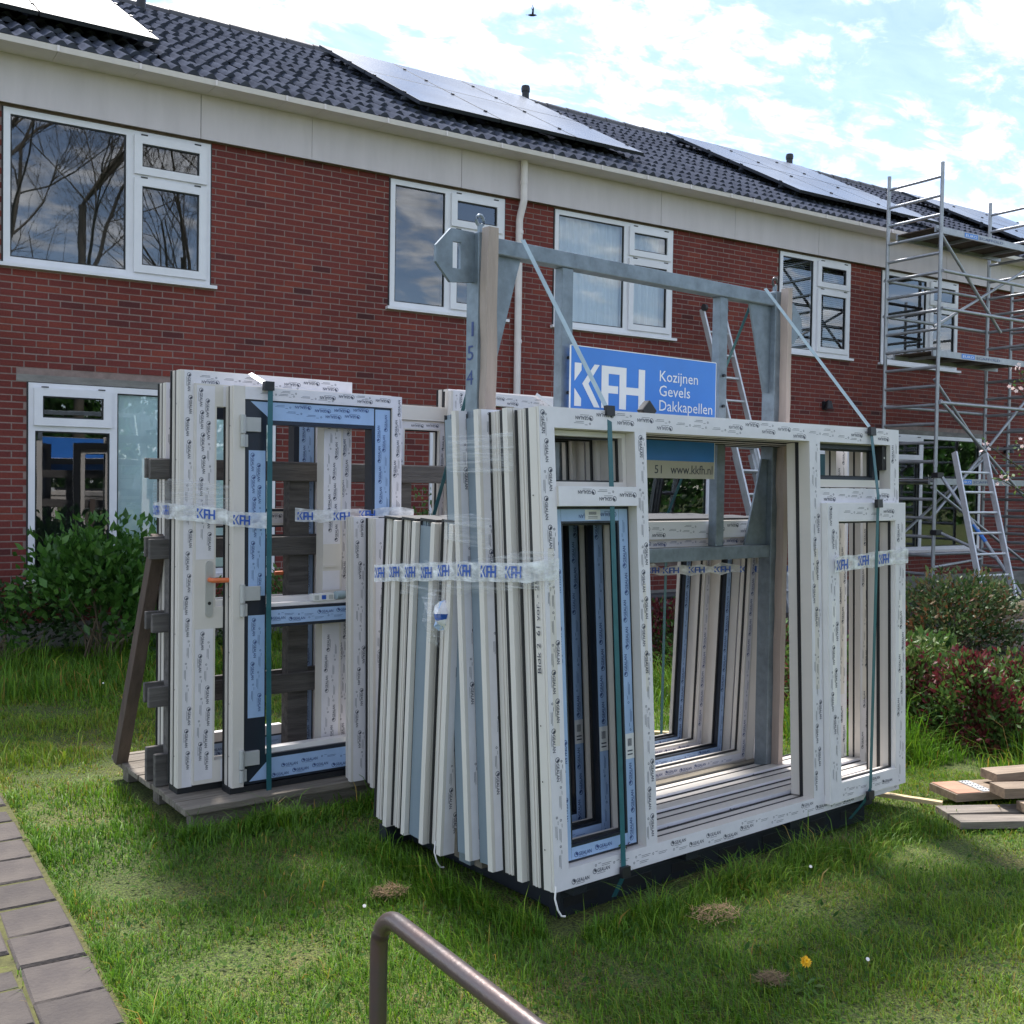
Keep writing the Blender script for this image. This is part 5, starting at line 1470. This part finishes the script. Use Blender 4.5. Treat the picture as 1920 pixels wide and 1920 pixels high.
leafy('shrub', 'bushy plant by the front door seen under the slat between the racks', 'shrub', (5.2, 9.3, .1), (.42, .4, 1.28), 1500, .055, ['leaf_hedge', 'leaf_lime', 'leaf_rust'], 14, seed=5, wts=[.6, .28, .12], clumps=20)
leafy('rose_bush', 'rust tipped rose bush below the scaffold, beside the bare soil', 'rose bush', (9.75, 6.75, gz(9.75, 6.75)), (.82, .55, .72), 5600, .06, ['leaf_rose', 'leaf_rust', 'leaf_low'], 34, seed=6, wts=[.5, .16, .34], clumps=40)
leafy('hosta', 'light green leafy plant at the foot of the rose bush', 'plant', (8.85, 6.35, gz(8.85, 6.35)), (.3, .25, .26), 420, .09, ['leaf_lime', 'leaf_hedge'], 6, seed=7, clumps=10)
HG = 'hedge shrubs along the lawn edge'
for k, (x, y, R, w, lab) in enumerate((
    (6.30, 4.10, (.34, .30, .52), [.42, .36, .22], 'hedge shrub nearest the pile of boards, green with dark red tips'),
    (6.68, 4.02, (.34, .28, .50), [.45, .40, .15], 'green and red hedge shrub squeezed between two others in front, above the boards'),
    (7.05, 4.05, (.42, .34, .46), [.30, .55, .15], 'dark red leaved hedge shrub at the right edge above the boards'),
    (6.25, 4.70, (.36, .34, .56), [.40, .20, .40], 'yellow green topped hedge shrub beside the white sash of the front frame'),
    (6.40, 5.40, (.36, .36, .52), [.55, .30, .15], 'hedge shrub partly hidden by the right end of the front frame'),
    (6.45, 6.10, (.36, .38, .48), [.30, .60, .10], 'red leaved hedge shrub seen beyond the far steel post'),
    (6.55, 6.80, (.38, .38, .46), [.45, .50, .05], 'red topped low hedge shrub seen through the big opening of the front frame'),
    (6.60, 7.55, (.40, .40, .50), [.25, .70, .05], 'farthest red hedge shrub, close to the house wall'),
    (7.90, 4.30, (.45, .34, .40), [.5, .4, .1], 'hedge shrub out towards the soil bed on the right'))):
    leafy('hedge_shrub', lab, 'shrub', (x, y, gz(x, y)), R, 5200, .046, ['leaf_hedge', 'leaf_red', 'leaf_lime'], 16, HG, seed=20 + k, wts=w, clumps=34, low=.1)

def apple_tree():
    t = thing('apple_tree', 'young apple tree whose blossoming branches reach in at the right edge', 'tree', (10.15, 5.7, gz(10.15, 5.7)))
    o = Vector(t.location); m = MB()
    m.tube([(0, 0, -.05), (.02, .02, .7), (.0, .05, 1.5), (.1, .1, 2.4), (.12, .1, 3.1)], [.05, .045, .038, .026, .012], 'bark', 8); m.build('trunk', t)
    ends = [(9.38, 6.0, 1.77), (9.17, 6.02, 2.10), (9.62, 5.95, 1.90), (9.62, 6.0, 2.66), (9.60, 6.0, 2.84), (9.70, 5.98, 2.08), (10.4, 5.5, 2.3), (10.6, 6.1, 2.7), (10.1, 5.2, 2.8), (9.86, 5.9, 1.72)]
    rr = random.Random(5); lv, bl = MB(), MB()
    for k, e in enumerate(ends):
        e = Vector(e) - o; s = Vector((0, .05, min(e.z * .75, 2.2))); b = MB()
        mid = s.lerp(e, .5) + Vector((rr.uniform(-.05, .05), rr.uniform(-.05, .05), rr.uniform(-.02, .07)))
        pts = [s, mid, e]; b.tube(pts, [.016, .010, .004], 'bark', 6, cap=False)
        for q in range(26):
            f = rr.uniform(.3, 1.05); p = (s.lerp(mid, f * 2) if f < .5 else mid.lerp(e, f * 2 - 1)); p = p + Vector((rr.gauss(0, .035), rr.gauss(0, .035), rr.gauss(0, .03)))
            d = Vector((rr.gauss(0, 1), rr.gauss(0, 1), rr.gauss(.5, 1))).normalized(); w = d.cross(Vector((rr.gauss(0, 1), rr.gauss(0, 1), rr.gauss(0, 1)))).normalized()
            L = rr.uniform(.03, .055); lv.face([p, p + d * L * .5 + w * L * .28, p + d * L, p + d * L * .5 - w * L * .28], 'leaf_lime' if rr.random() < .6 else 'leaf_hedge')
        if k in (1, 3, 4, 5, 0, 6, 8):
            for q in range(5):
                c = e + Vector((rr.gauss(0, .035), rr.gauss(0, .035), rr.gauss(0, .03))); n = Vector((rr.gauss(-.4, 1), rr.gauss(-1, 1), rr.gauss(.3, 1))).normalized(); a1 = n.orthogonal().normalized(); a2 = n.cross(a1)
                for j in range(5):
                    an = 2 * math.pi * j / 5; dd = a1 * math.cos(an) + a2 * math.sin(an); ss = n.cross(dd)
                    bl.face([c, c + dd * .012 + ss * .008, c + dd * .022 + n * .004, c + dd * .012 - ss * .008], 'blossom')
        b.build('branch', t)
    lv.build('foliage', t); bl.build('blossom', t)
apple_tree()

# bare trees and a leafy screen added to darken the lower panes, all behind the camera: they show only as reflections in the windows
def bare_tree(x, y, h, seed, label, lean):
    t = thing('bare_tree', label, 'tree', (x, y, 0), group='trees mirrored in the window glass')
    rr = random.Random(seed); tr, br = MB(), MB()
    def grow(m, p, d, L, r, depth):
        pts, rs = [p], [r]; q, dd = Vector(p), Vector(d); n = 4
        for i in range(n):
            g = .05 if depth == 0 else .16; dd = (dd + Vector((rr.gauss(0, g), rr.gauss(0, g), rr.gauss(.05, .10)))).normalized(); q = q + dd * L / n; pts.append(q.copy()); rs.append(r * (1 - .42 * (i + 1) / n))
        m.tube(pts, rs, 'bark', 7 if depth < 2 else 4, cap=False)
        if depth >= 6 or r < .0026: return
        for k in range(7 if depth == 0 else 5):
            i = rr.randrange(1, n + 1) if depth else rr.choice((2, 3, 4))
            a = rr.uniform(0, 6.28); s = dd.orthogonal().normalized(); s = Matrix.Rotation(a, 3, dd) @ s
            nd = (dd * rr.uniform(.55, 1.0) + s * rr.uniform(.45, .9) + Vector((0, 0, .12))).normalized()
            grow(br, pts[i], nd, L * rr.uniform(.55, .8) * (.8 if depth == 0 else 1), rs[i] * rr.uniform(.36, .6), depth + 1)
    grow(tr, Vector((0, 0, -.1)), Vector(lean).normalized(), h * .62, h * .0115, 0)
    tr.build('trunk', t); o = br.build('branch', t)
    if o: o['kind'] = 'stuff'
bare_tree(4.3, -8.0, 14.5, 5, 'bare tree with a straight dark trunk, mirrored at the left of the large upper window', (.02, 0, 1))
bare_tree(5.7, -8.4, 14.0, 9, 'bare tree with a forked trunk, mirrored in the middle of the large upper window', (-.05, 0, 1))
bare_tree(8.4, -9.0, 12.5, 13, 'bare tree with tangled twigs, mirrored in the narrow right sash of the upper window', (.03, 0, 1))
leafy('hedge', 'added dark foliage, standing in for trees mirrored in the lower left window', 'hedge', (6.0, -10.5, 0), (5.0, 1.0, 3.9), 7000, .30, ['leaf_dark', 'leaf_low'], 20, seed=50, clumps=60)
leafy('hedge', 'added dark foliage that darkens the reflection in the right hand lower windows', 'hedge', (24.0, -11.5, 0), (9.0, 1.2, 3.6), 9000, .34, ['leaf_dark', 'leaf_low'], 20, seed=51, clumps=80)

leafy('hedge', 'added dark foliage, standing in for trees mirrored in the window behind the scaffold', 'hedge', (46.0, -12.5, 0), (12.0, 1.4, 4.6), 9000, .42, ['leaf_dark', 'leaf_low'], 20, seed=52, clumps=90)

# ================================================================== SMALL THINGS ON THE LAWN
def board(label, p, q, w, h, mat, z, group='boards piled on the lawn', tilt=0.0, plate=None, paint=None, nails=False):
    p, q = Vector((*p, z)), Vector((*q, z)); d = (q - p); yaw = math.atan2(d.y, d.x); L = d.length
    t = thing('board', label, 'board', p, (0, tilt, yaw), group=group)
    m = MB(); rr = random.Random(int(z * 1000) + int(p.x * 100)); n = 6; vs = []
    for i in range(n + 1):
        x = L * i / n; j = rr.uniform(-.003, .003); vs += [(x, -w / 2 + j, 0), (x, w / 2 + j, 0), (x, w / 2 + j, h + rr.uniform(-.002, .002)), (x, -w / 2 + j, h + rr.uniform(-.002, .002))]
    fs = [(0, 3, 2, 1), (4 * n, 4 * n + 1, 4 * n + 2, 4 * n + 3)]
    for i in range(n):
        a, b = 4 * i, 4 * (i + 1)
        fs += [(a, a + 1, b + 1, b), (a + 1, a + 2, b + 2, b + 1), (a + 2, a + 3, b + 3, b + 2), (a + 3, a, b, b + 3)]
    m.mesh(vs, fs, mat); m.build('timber', t)
    if plate:
        m = MB(); m.box(plate[0], plate[1], -w / 2 + .012, w / 2 - .012, h + .001, h + .004, 'nail_plate')
        for i in range(5):
            for jx in range(3): a = plate[0] + (plate[1] - plate[0]) * (.2 + .3 * jx); b = -w / 2 + .03 + (w - .06) * i / 4; m.box(a - .004, a + .004, b - .003, b + .003, h + .0041, h + .006, 'black_plastic')
        m.build('nail_plate', t)
    if paint:
        m = MB(); m.face([(paint[0], -w / 2 + .004, h + .003), (paint[1], -w / 2 + .004, h + .003), (paint[1], w / 2 - .004, h + .003), (paint[0], w / 2 - .004, h + .003)], 'wood_red'); m.build('red_face', t)
    return t
board('long grey board lying lowest in front of the pile, split along its length', (4.655, 3.165), (6.1, 2.42), .11, .035, 'wood_board_grey', .012)
board('grey board just behind the lowest one, with a small white spot', (4.72, 3.29), (6.3, 2.50), .12, .035, 'wood_board_grey', .015)
board('reddish board with a nail plate sticking out at the left of the pile', (4.93, 3.43), (6.4, 2.95), .22, .04, 'wood_board', .05, plate=(.17, .23), paint=(.01, .15))
board('thick brown board with a nail plate lying across the pile', (5.02, 3.18), (6.4, 2.55), .13, .05, 'wood_board', .105, plate=(.20, .26))
board('short brown board under the thick one, at the picture edge', (5.02, 3.04), (6.3, 2.48), .10, .045, 'wood_board', .055)
board('board on top at the back of the pile, cut off by the picture edge', (5.22, 3.36), (6.6, 2.98), .12, .045, 'wood_board', .115)
board('thin pale batten lying in the grass to the right of the front frame', (4.60, 3.79), (4.83, 3.36), .035, .02, 'wood_pale', .035, group='pale battens in the grass')
board('thin pale batten in the grass behind the steel rack, seen through the big opening', (4.05, 5.7), (5.2, 4.85), .05, .02, 'wood_pale', .03, group='pale battens in the grass')
SB = 'timbers stacked by the soil bed'
board('pale timber on top of the stack by the soil bed at the right', (11.35, 7.55), (14.3, 7.3), .16, .09, 'wood_pale', .235, group=SB)
board('brown timber in the middle of the stack by the soil bed', (11.25, 7.50), (14.2, 7.2), .2, .07, 'wood_board', .155, group=SB)
board('grey plank at the bottom of the stack by the soil bed', (10.85, 7.30), (14.0, 6.9), .25, .07, 'wood_board_grey', .08, group=SB)

def bent_rail():
    t = thing('handrail', 'bent rusty steel handrail in the foreground at the bottom of the picture', 'handrail', (1.122, 2.30, 0))
    pts = [(0, 0, -.05), (0, 0, .30), (0, 0, .50)]
    R = .10
    for k in range(1, 9):
        a = math.pi / 2 * k / 8; pts.append((0, -R + R * math.cos(a), .525 + R * math.sin(a)))
    pts += [(0, -.6, .627), (0, -1.5, .627)]
    m = MB(); m.tube(pts, .0215, 'rusty_steel', 18); m.build('pipe', t)
    m = MB(); m.tube([(0, -1.42, .60), (0, -1.42, -.05)], .0215, 'rusty_steel', 14); m.build('leg', t)
bent_rail()

def dandelion():
    t = thing('dandelion', 'yellow dandelion flower in the foreground lawn', 'dandelion', (2.726, 2.40, 0))
    m = MB(); m.tube([(0, 0, 0), (.004, 0, .05), (.0, -.008, .085)], .0025, 'leaf_hedge', 5); m.build('stem', t)
    m = MB(); rr = random.Random(2); c = Vector((0, -.010, .088)); n = Vector((-.25, -.75, .6)).normalized(); a1 = n.orthogonal().normalized(); a2 = n.cross(a1)
    for ring, (r, cnt, lift) in enumerate(((.021, 22, .002), (.016, 18, .006), (.010, 12, .009))):
        for k in range(cnt):
            a = 2 * math.pi * k / cnt + rr.uniform(-.1, .1); d = a1 * math.cos(a) + a2 * math.sin(a); s = n.cross(d); q = r * rr.uniform(.85, 1.1)
            m.face([c, c + d * q * .6 + s * .003 + n * lift, c + d * q + n * lift * .8, c + d * q * .6 - s * .003 + n * lift], 'dandelion_yellow')
    m.build('petals', t)
    m = MB()
    for k in range(7):
        a = k * .9; d = Vector((math.cos(a), math.sin(a), .25)); s = Vector((-d.y, d.x, 0)); m.face([d * .01, d * .05 + s * .01, d * .09 - Vector((0, 0, .012)), d * .05 - s * .01], 'leaf_hedge')
    m.build('leaves', t)
dandelion()

def clod(x, y, r, label, seed):
    rr = random.Random(seed); m = MB()
    for k in range(260):
        a = rr.uniform(0, 6.28); q = r * math.sqrt(rr.random()); z = .018 * (1 - (q / r) ** 2) * (r / .09) + rr.uniform(0, .014)
        p = Vector((q * math.cos(a), q * .75 * math.sin(a), z + .028)); b = rr.uniform(0, 6.28); L = rr.uniform(.015, .04); d = Vector((math.cos(b), math.sin(b), rr.uniform(-.3, .45))) * L; s = Vector((-d.y, d.x, 0)).normalized() * .0018
        m.face([p - s, p + s, p + d + s * .4, p + d - s * .4], 'dry_grass')
    o = m.build('dry_grass_clump'); o.location = (x, y, gz(x, y)); return tag(o, label, 'dry grass', 'clumps of dry brown grass on the lawn')
clod(1.885, 3.775, .075, 'clump of dry brown grass left of the near corner of the steel rack', 1)
clod(2.825, 2.915, .10, 'clump of dry brown grass in front of the middle of the front frame', 2)
clod(3.93, 3.25, .085, 'dry brown clump close to the foot of the front frame, towards its right end', 4)
clod(2.62, 2.443, .05, 'small greyish dry clump just left of the dandelion', 5)

DZ = 'small white daisies in the lawn'
def daisy(x, y, label):
    t = thing('daisy', label, 'daisy', (x, y, gz(x, y)), group=DZ)
    m = MB(); c = Vector((0, -.01, .075)); n = Vector((-.3, -.7, .65)).normalized(); a1 = n.orthogonal().normalized(); a2 = n.cross(a1)
    for k in range(10):
        a = k * .628; d = a1 * math.cos(a) + a2 * math.sin(a); s = n.cross(d); m.face([c, c + d * .005 + s * .002, c + d * .0075, c + d * .005 - s * .002], 'petal_white')
    m.build('petals', t); m = MB(); m.tube([(0, 0, 0), (0, -.01, .074)], .0015, 'leaf_hedge', 4); m.build('stem', t)
for x, y, l in ((1.70, 3.62, 'single daisy in the grass before the near corner of the steel rack'), (3.45, 3.02, 'daisy in the tall grass under the middle of the front frame'), (1.0, 2.6, 'daisy beside the upright of the handrail'), (2.35, 8.2, 'left white flower in the long grass by the shrub'), (2.62, 8.1, 'right white flower in the long grass by the shrub'), (1.75, 8.3, 'white seed head standing in the grass below the broad leaved shrub'), (2.95, 2.33, 'white bud right of the dandelion')):
    daisy(x, y, l)

def bird():
    d = Vector((.559, .843, .44)).normalized(); p = Vector((0, 0, 1.65)) + d * 26
    t = thing('bird', 'small dark bird flying in the sky above the roof', 'bird', p, (0, 0, -.5))
    m = MB(); m.tube([(-.10, 0, 0), (-.04, 0, .0), (.03, 0, .0), (.07, 0, .005), (.10, 0, 0)], [.008, .028, .026, .018, .004], 'bird_black', 8)
    m.face([(-.09, 0, .0), (-.15, .02, .0), (-.13, 0, 0), (-.15, -.02, .0)], 'bird_black'); m.build('body', t)
    for s in (1, -1):
        m = MB(); m.mesh([(.03, .01 * s, .01), (-.02, .01 * s, .01), (.0, .07 * s, .13), (.03, .06 * s, .12), (-.03, .10 * s, .24)], [(0, 1, 2, 3), (3, 2, 4)], 'bird_black'); m.build('wing', t)
bird()

# old pipes lying along the wall foot
for k, (y, z, lab) in enumerate(((9.95, .30, 'upper dark plastic pipe lying along the wall foot'), (9.82, .17, 'lower dark plastic pipe lying along the wall foot'))):
    m = MB(); m.tube([(6.9, y, z), (8.4, y - .02, z), (9.9, y + .02, z + .01), (11.2, y, z)], .055, 'black_plastic', 10); o = m.build('drain_pipe'); tag(o, lab, 'pipe', 'plastic pipes by the wall')

# ================================================================== GRASS
def build_grass():
    r = np.random.default_rng(3)
    def scatter(n, x0, x1, y0, y1): return np.stack((r.uniform(x0, x1, n), r.uniform(y0, y1, n)), 1)
    sets = [(scatter(300000, -.4, 5.6, 1.2, 4.6), .0027, .044), (scatter(150000, .2, 7.0, 4.6, 8.6), .0045, .055), (scatter(26000, 0.4, 7.0, 8.2, 10.35), .006, .10), (scatter(22000, -2.5, -.4, .8, 6), .004, .05)]
    P, Wd, H = [], [], []
    for p, w, h in sets:
        P.append(p); Wd.append(np.full(len(p), w)); H.append(np.full(len(p), h))
    # longer grass: before the wall, along the hedge, against the racks
    def strip(n, fx, fy, w, h):
        a = r.random(n); b = r.normal(0, 1, n); p = np.stack(fx(a, b) if False else (fx(a, b), fy(a, b)), 1); P.append(p); Wd.append(np.full(n, w)); H.append(np.full(n, h))
    strip(9000, lambda a, b: 1.0 + 2.2 * a, lambda a, b: 8.75 + .35 * b, .006, .21)
    strip(12000, lambda a, b: 5.62 + .17 * b - .05 * a, lambda a, b: 3.9 + 4.3 * a, .005, .24)
    strip(6000, lambda a, b: 5.7 + 2.6 * a, lambda a, b: 3.62 + .12 * b, .005, .24)
    strip(8000, lambda a, b: 3.2 + 3.6 * a, lambda a, b: 7.6 + .5 * b, .006, .17)
    ua = lambda a: 2.257 + 2.25 * a
    strip(7000, lambda a, b: ua(a) + .05, lambda a, b: 3.167 + .235 * a - .10 - .08 * abs(b), .0033, .088)
    strip(4500, lambda a, b: 2.22 - .14 * a - .05 * abs(b), lambda a, b: 3.15 + 1.25 * a, .0033, .085)
    strip(3500, lambda a, b: 1.35 + 1.0 * a, lambda a, b: 4.87 + .05 * a - .04 - .05 * abs(b), .004, .085)
    strip(4000, lambda a, b: PATH_EDGE + .03 + .035 * abs(b), lambda a, b: 1.2 + 7 * a, .0035, .055)
    P = np.concatenate(P); Wd = np.concatenate(Wd); H = np.concatenate(H)
    x, y = P[:, 0], P[:, 1]
    def vnoise(s, seed):
        q = np.random.default_rng(seed); k = q.normal(0, s, (10, 2)); ph = q.uniform(0, 6.28, 10)
        return np.mean([np.sin(k[i, 0] * x + k[i, 1] * y + ph[i]) for i in range(10)], 0) * 1.6
    # keep off the path, the bases and the soil
    ca, sa = math.cos(A_YAW), math.sin(A_YAW); dx, dy = x - A_O.x, y - A_O.y; u, v = dx * ca + dy * sa, -dx * sa + dy * ca
    cb, sb = math.cos(B_YAW), math.sin(B_YAW); ex, ey = x - B_O.x, y - B_O.y; u2, v2 = ex * cb + ey * sb, -ex * sb + ey * cb
    keep = (x > PATH_EDGE + .008 + .014 * vnoise(9, 1)) | (x < -1.07)
    keep |= (np.abs(np.mod((PATH_EDGE - x) / .2275, 1.0) - .5) > .485) & (r.random(len(x)) < .35) & (x > -1)
    keep &= ~((u > -.03) & (u < 2.16) & (v > -.05) & (v < 1.21) & ~((v > .07) & (v < 1.13) & (r.random(len(x)) < .35)))
    keep &= ~((u2 > -.29) & (u2 < 1.63) & (v2 > -.11) & (v2 < 1.10))
    keep &= ~((x > 6.95) & (y > 4.4))
    keep &= ~((np.abs(x - 1.122) < .025) & (np.abs(y - 2.30) < .025))
    # thin, worn places
    worn = np.clip(vnoise(2.2, 5) * .9 + vnoise(6.5, 6) * .6 + .05, 0, 1)
    keep &= r.random(len(x)) > worn * .35
    x, y, Wd, H, worn = x[keep], y[keep], Wd[keep], H[keep], worn[keep]
    P = P[keep]; n = len(x)
    tuft = vnoise(5.0, 8); tuft2 = vnoise(14.0, 12)
    h = H * .82 * r.gamma(5, 1 / 5, n) * np.clip(.8 + .55 * tuft + .5 * tuft2, .22, 2.1) * (1 - .35 * worn)
    ang = r.uniform(0, 2 * np.pi, n) * .75 + 1.6 * vnoise(1.7, 9); lean = np.abs(r.normal(.55, .35, n)) * h + .004
    d = np.stack((np.cos(ang), np.sin(ang)), 1); s = np.stack((-d[:, 1], d[:, 0]), 1)
    w = Wd * r.uniform(.6, 1.4, n) * np.where(r.random(n) < .03, 2.4, 1)
    z = ground_z(x, y)
    b0 = np.stack((x, y, z - .004), 1)
    def pt(f, hz, wd): 
        c = b0.copy(); c[:, :2] += d * (lean * f)[:, None]; c[:, 2] += h * hz
        o = np.zeros((n, 3)); o[:, :2] = s * (w * wd * .5)[:, None]
        return c + o, c - o
    a1, a2 = pt(0, 0, 1); m1, m2 = pt(.38, .62, .85); tp, _ = pt(1.0, 1.0 - .22, 0)
    V = np.stack((a1, a2, m2, m1, tp), 1).reshape(-1, 3)
    b = np.arange(n)[:, None] * 5
    F = np.concatenate((b + np.array([[0, 1, 2, 3]]), b + np.array([[3, 2, 4]])), 1).reshape(-1)
    T = np.tile([4, 3], n)
    o = mesh_np('grass', V, F, T, ['grass_blade'])
    base = np.array([[.030, .085, .012], [.045, .115, .015], [.065, .135, .018], [.085, .145, .022], [.11, .13, .032], [.15, .12, .048], [.11, .07, .03]])
    yel_sunlit = np.clip(.35 + .5 * vnoise(1.1, 21) + .35 * worn + np.clip((x - 3.6) / 6, 0, .25) + .28 * np.exp(-((y - 7.0) / 1.2) ** 2) - .25 * (H > .12), 0, 1)  # yellowing and wear, plus sunlit strip and right side painted into the tint
    k = np.clip(r.normal(.6 + 2.6 * yel_sunlit, 1.0, n), 0, 4.49); k = np.where(r.random(n) < .02 + .13 * worn, r.choice([5, 5, 6], n), np.floor(k)).astype(int)
    c = base[k] * np.array([2.4, 2.05, 1.0]) * r.uniform(.62, 1.3, (n, 1))
    at = o.data.color_attributes.new('tint', 'FLOAT_COLOR', 'POINT')
    arr = np.ones((n, 5, 4), np.float32); arr[:, :, :3] = c[:, None, :]
    at.data.foreach_set('color', arr.ravel())
    tag(o, 'short uneven lawn grass with worn brown patches', 'grass', kind='stuff')
    # broad low weed leaves between the blades
    q = scatter(5200, .8, 5.5, 1.3, 5.0); q = q[(q[:, 0] > .85)]
    vu = (q[:, 0] - A_O.x) * ca + (q[:, 1] - A_O.y) * sa; vv = -(q[:, 0] - A_O.x) * sa + (q[:, 1] - A_O.y) * ca
    q = q[~((vu > -.1) & (vu < 2.2) & (vv > -.08) & (vv < 1.25))]; n = len(q)
    a = r.uniform(0, 6.28, n); L = r.uniform(.012, .032, n); d = np.stack((np.cos(a), np.sin(a), r.uniform(.0, .9, n)), 1); s = np.stack((-np.sin(a), np.cos(a), np.zeros(n)), 1)
    p = np.stack((q[:, 0], q[:, 1], ground_z(q[:, 0], q[:, 1]) + r.uniform(.008, .03, n)), 1); L = L[:, None]
    v = np.stack((p, p + d * L * .5 + s * L * .3, p + d * L, p + d * L * .5 - s * L * .3), 1).reshape(-1, 3)
    b = np.arange(n)[:, None] * 4
    o = mesh_np('weeds', v, (b + np.array([[0, 1, 2, 3]])).reshape(-1), np.full(n, 4), ['weed_leaf']); tag(o, 'small broad weed leaves scattered between the grass blades', 'weeds', kind='stuff')
build_grass()
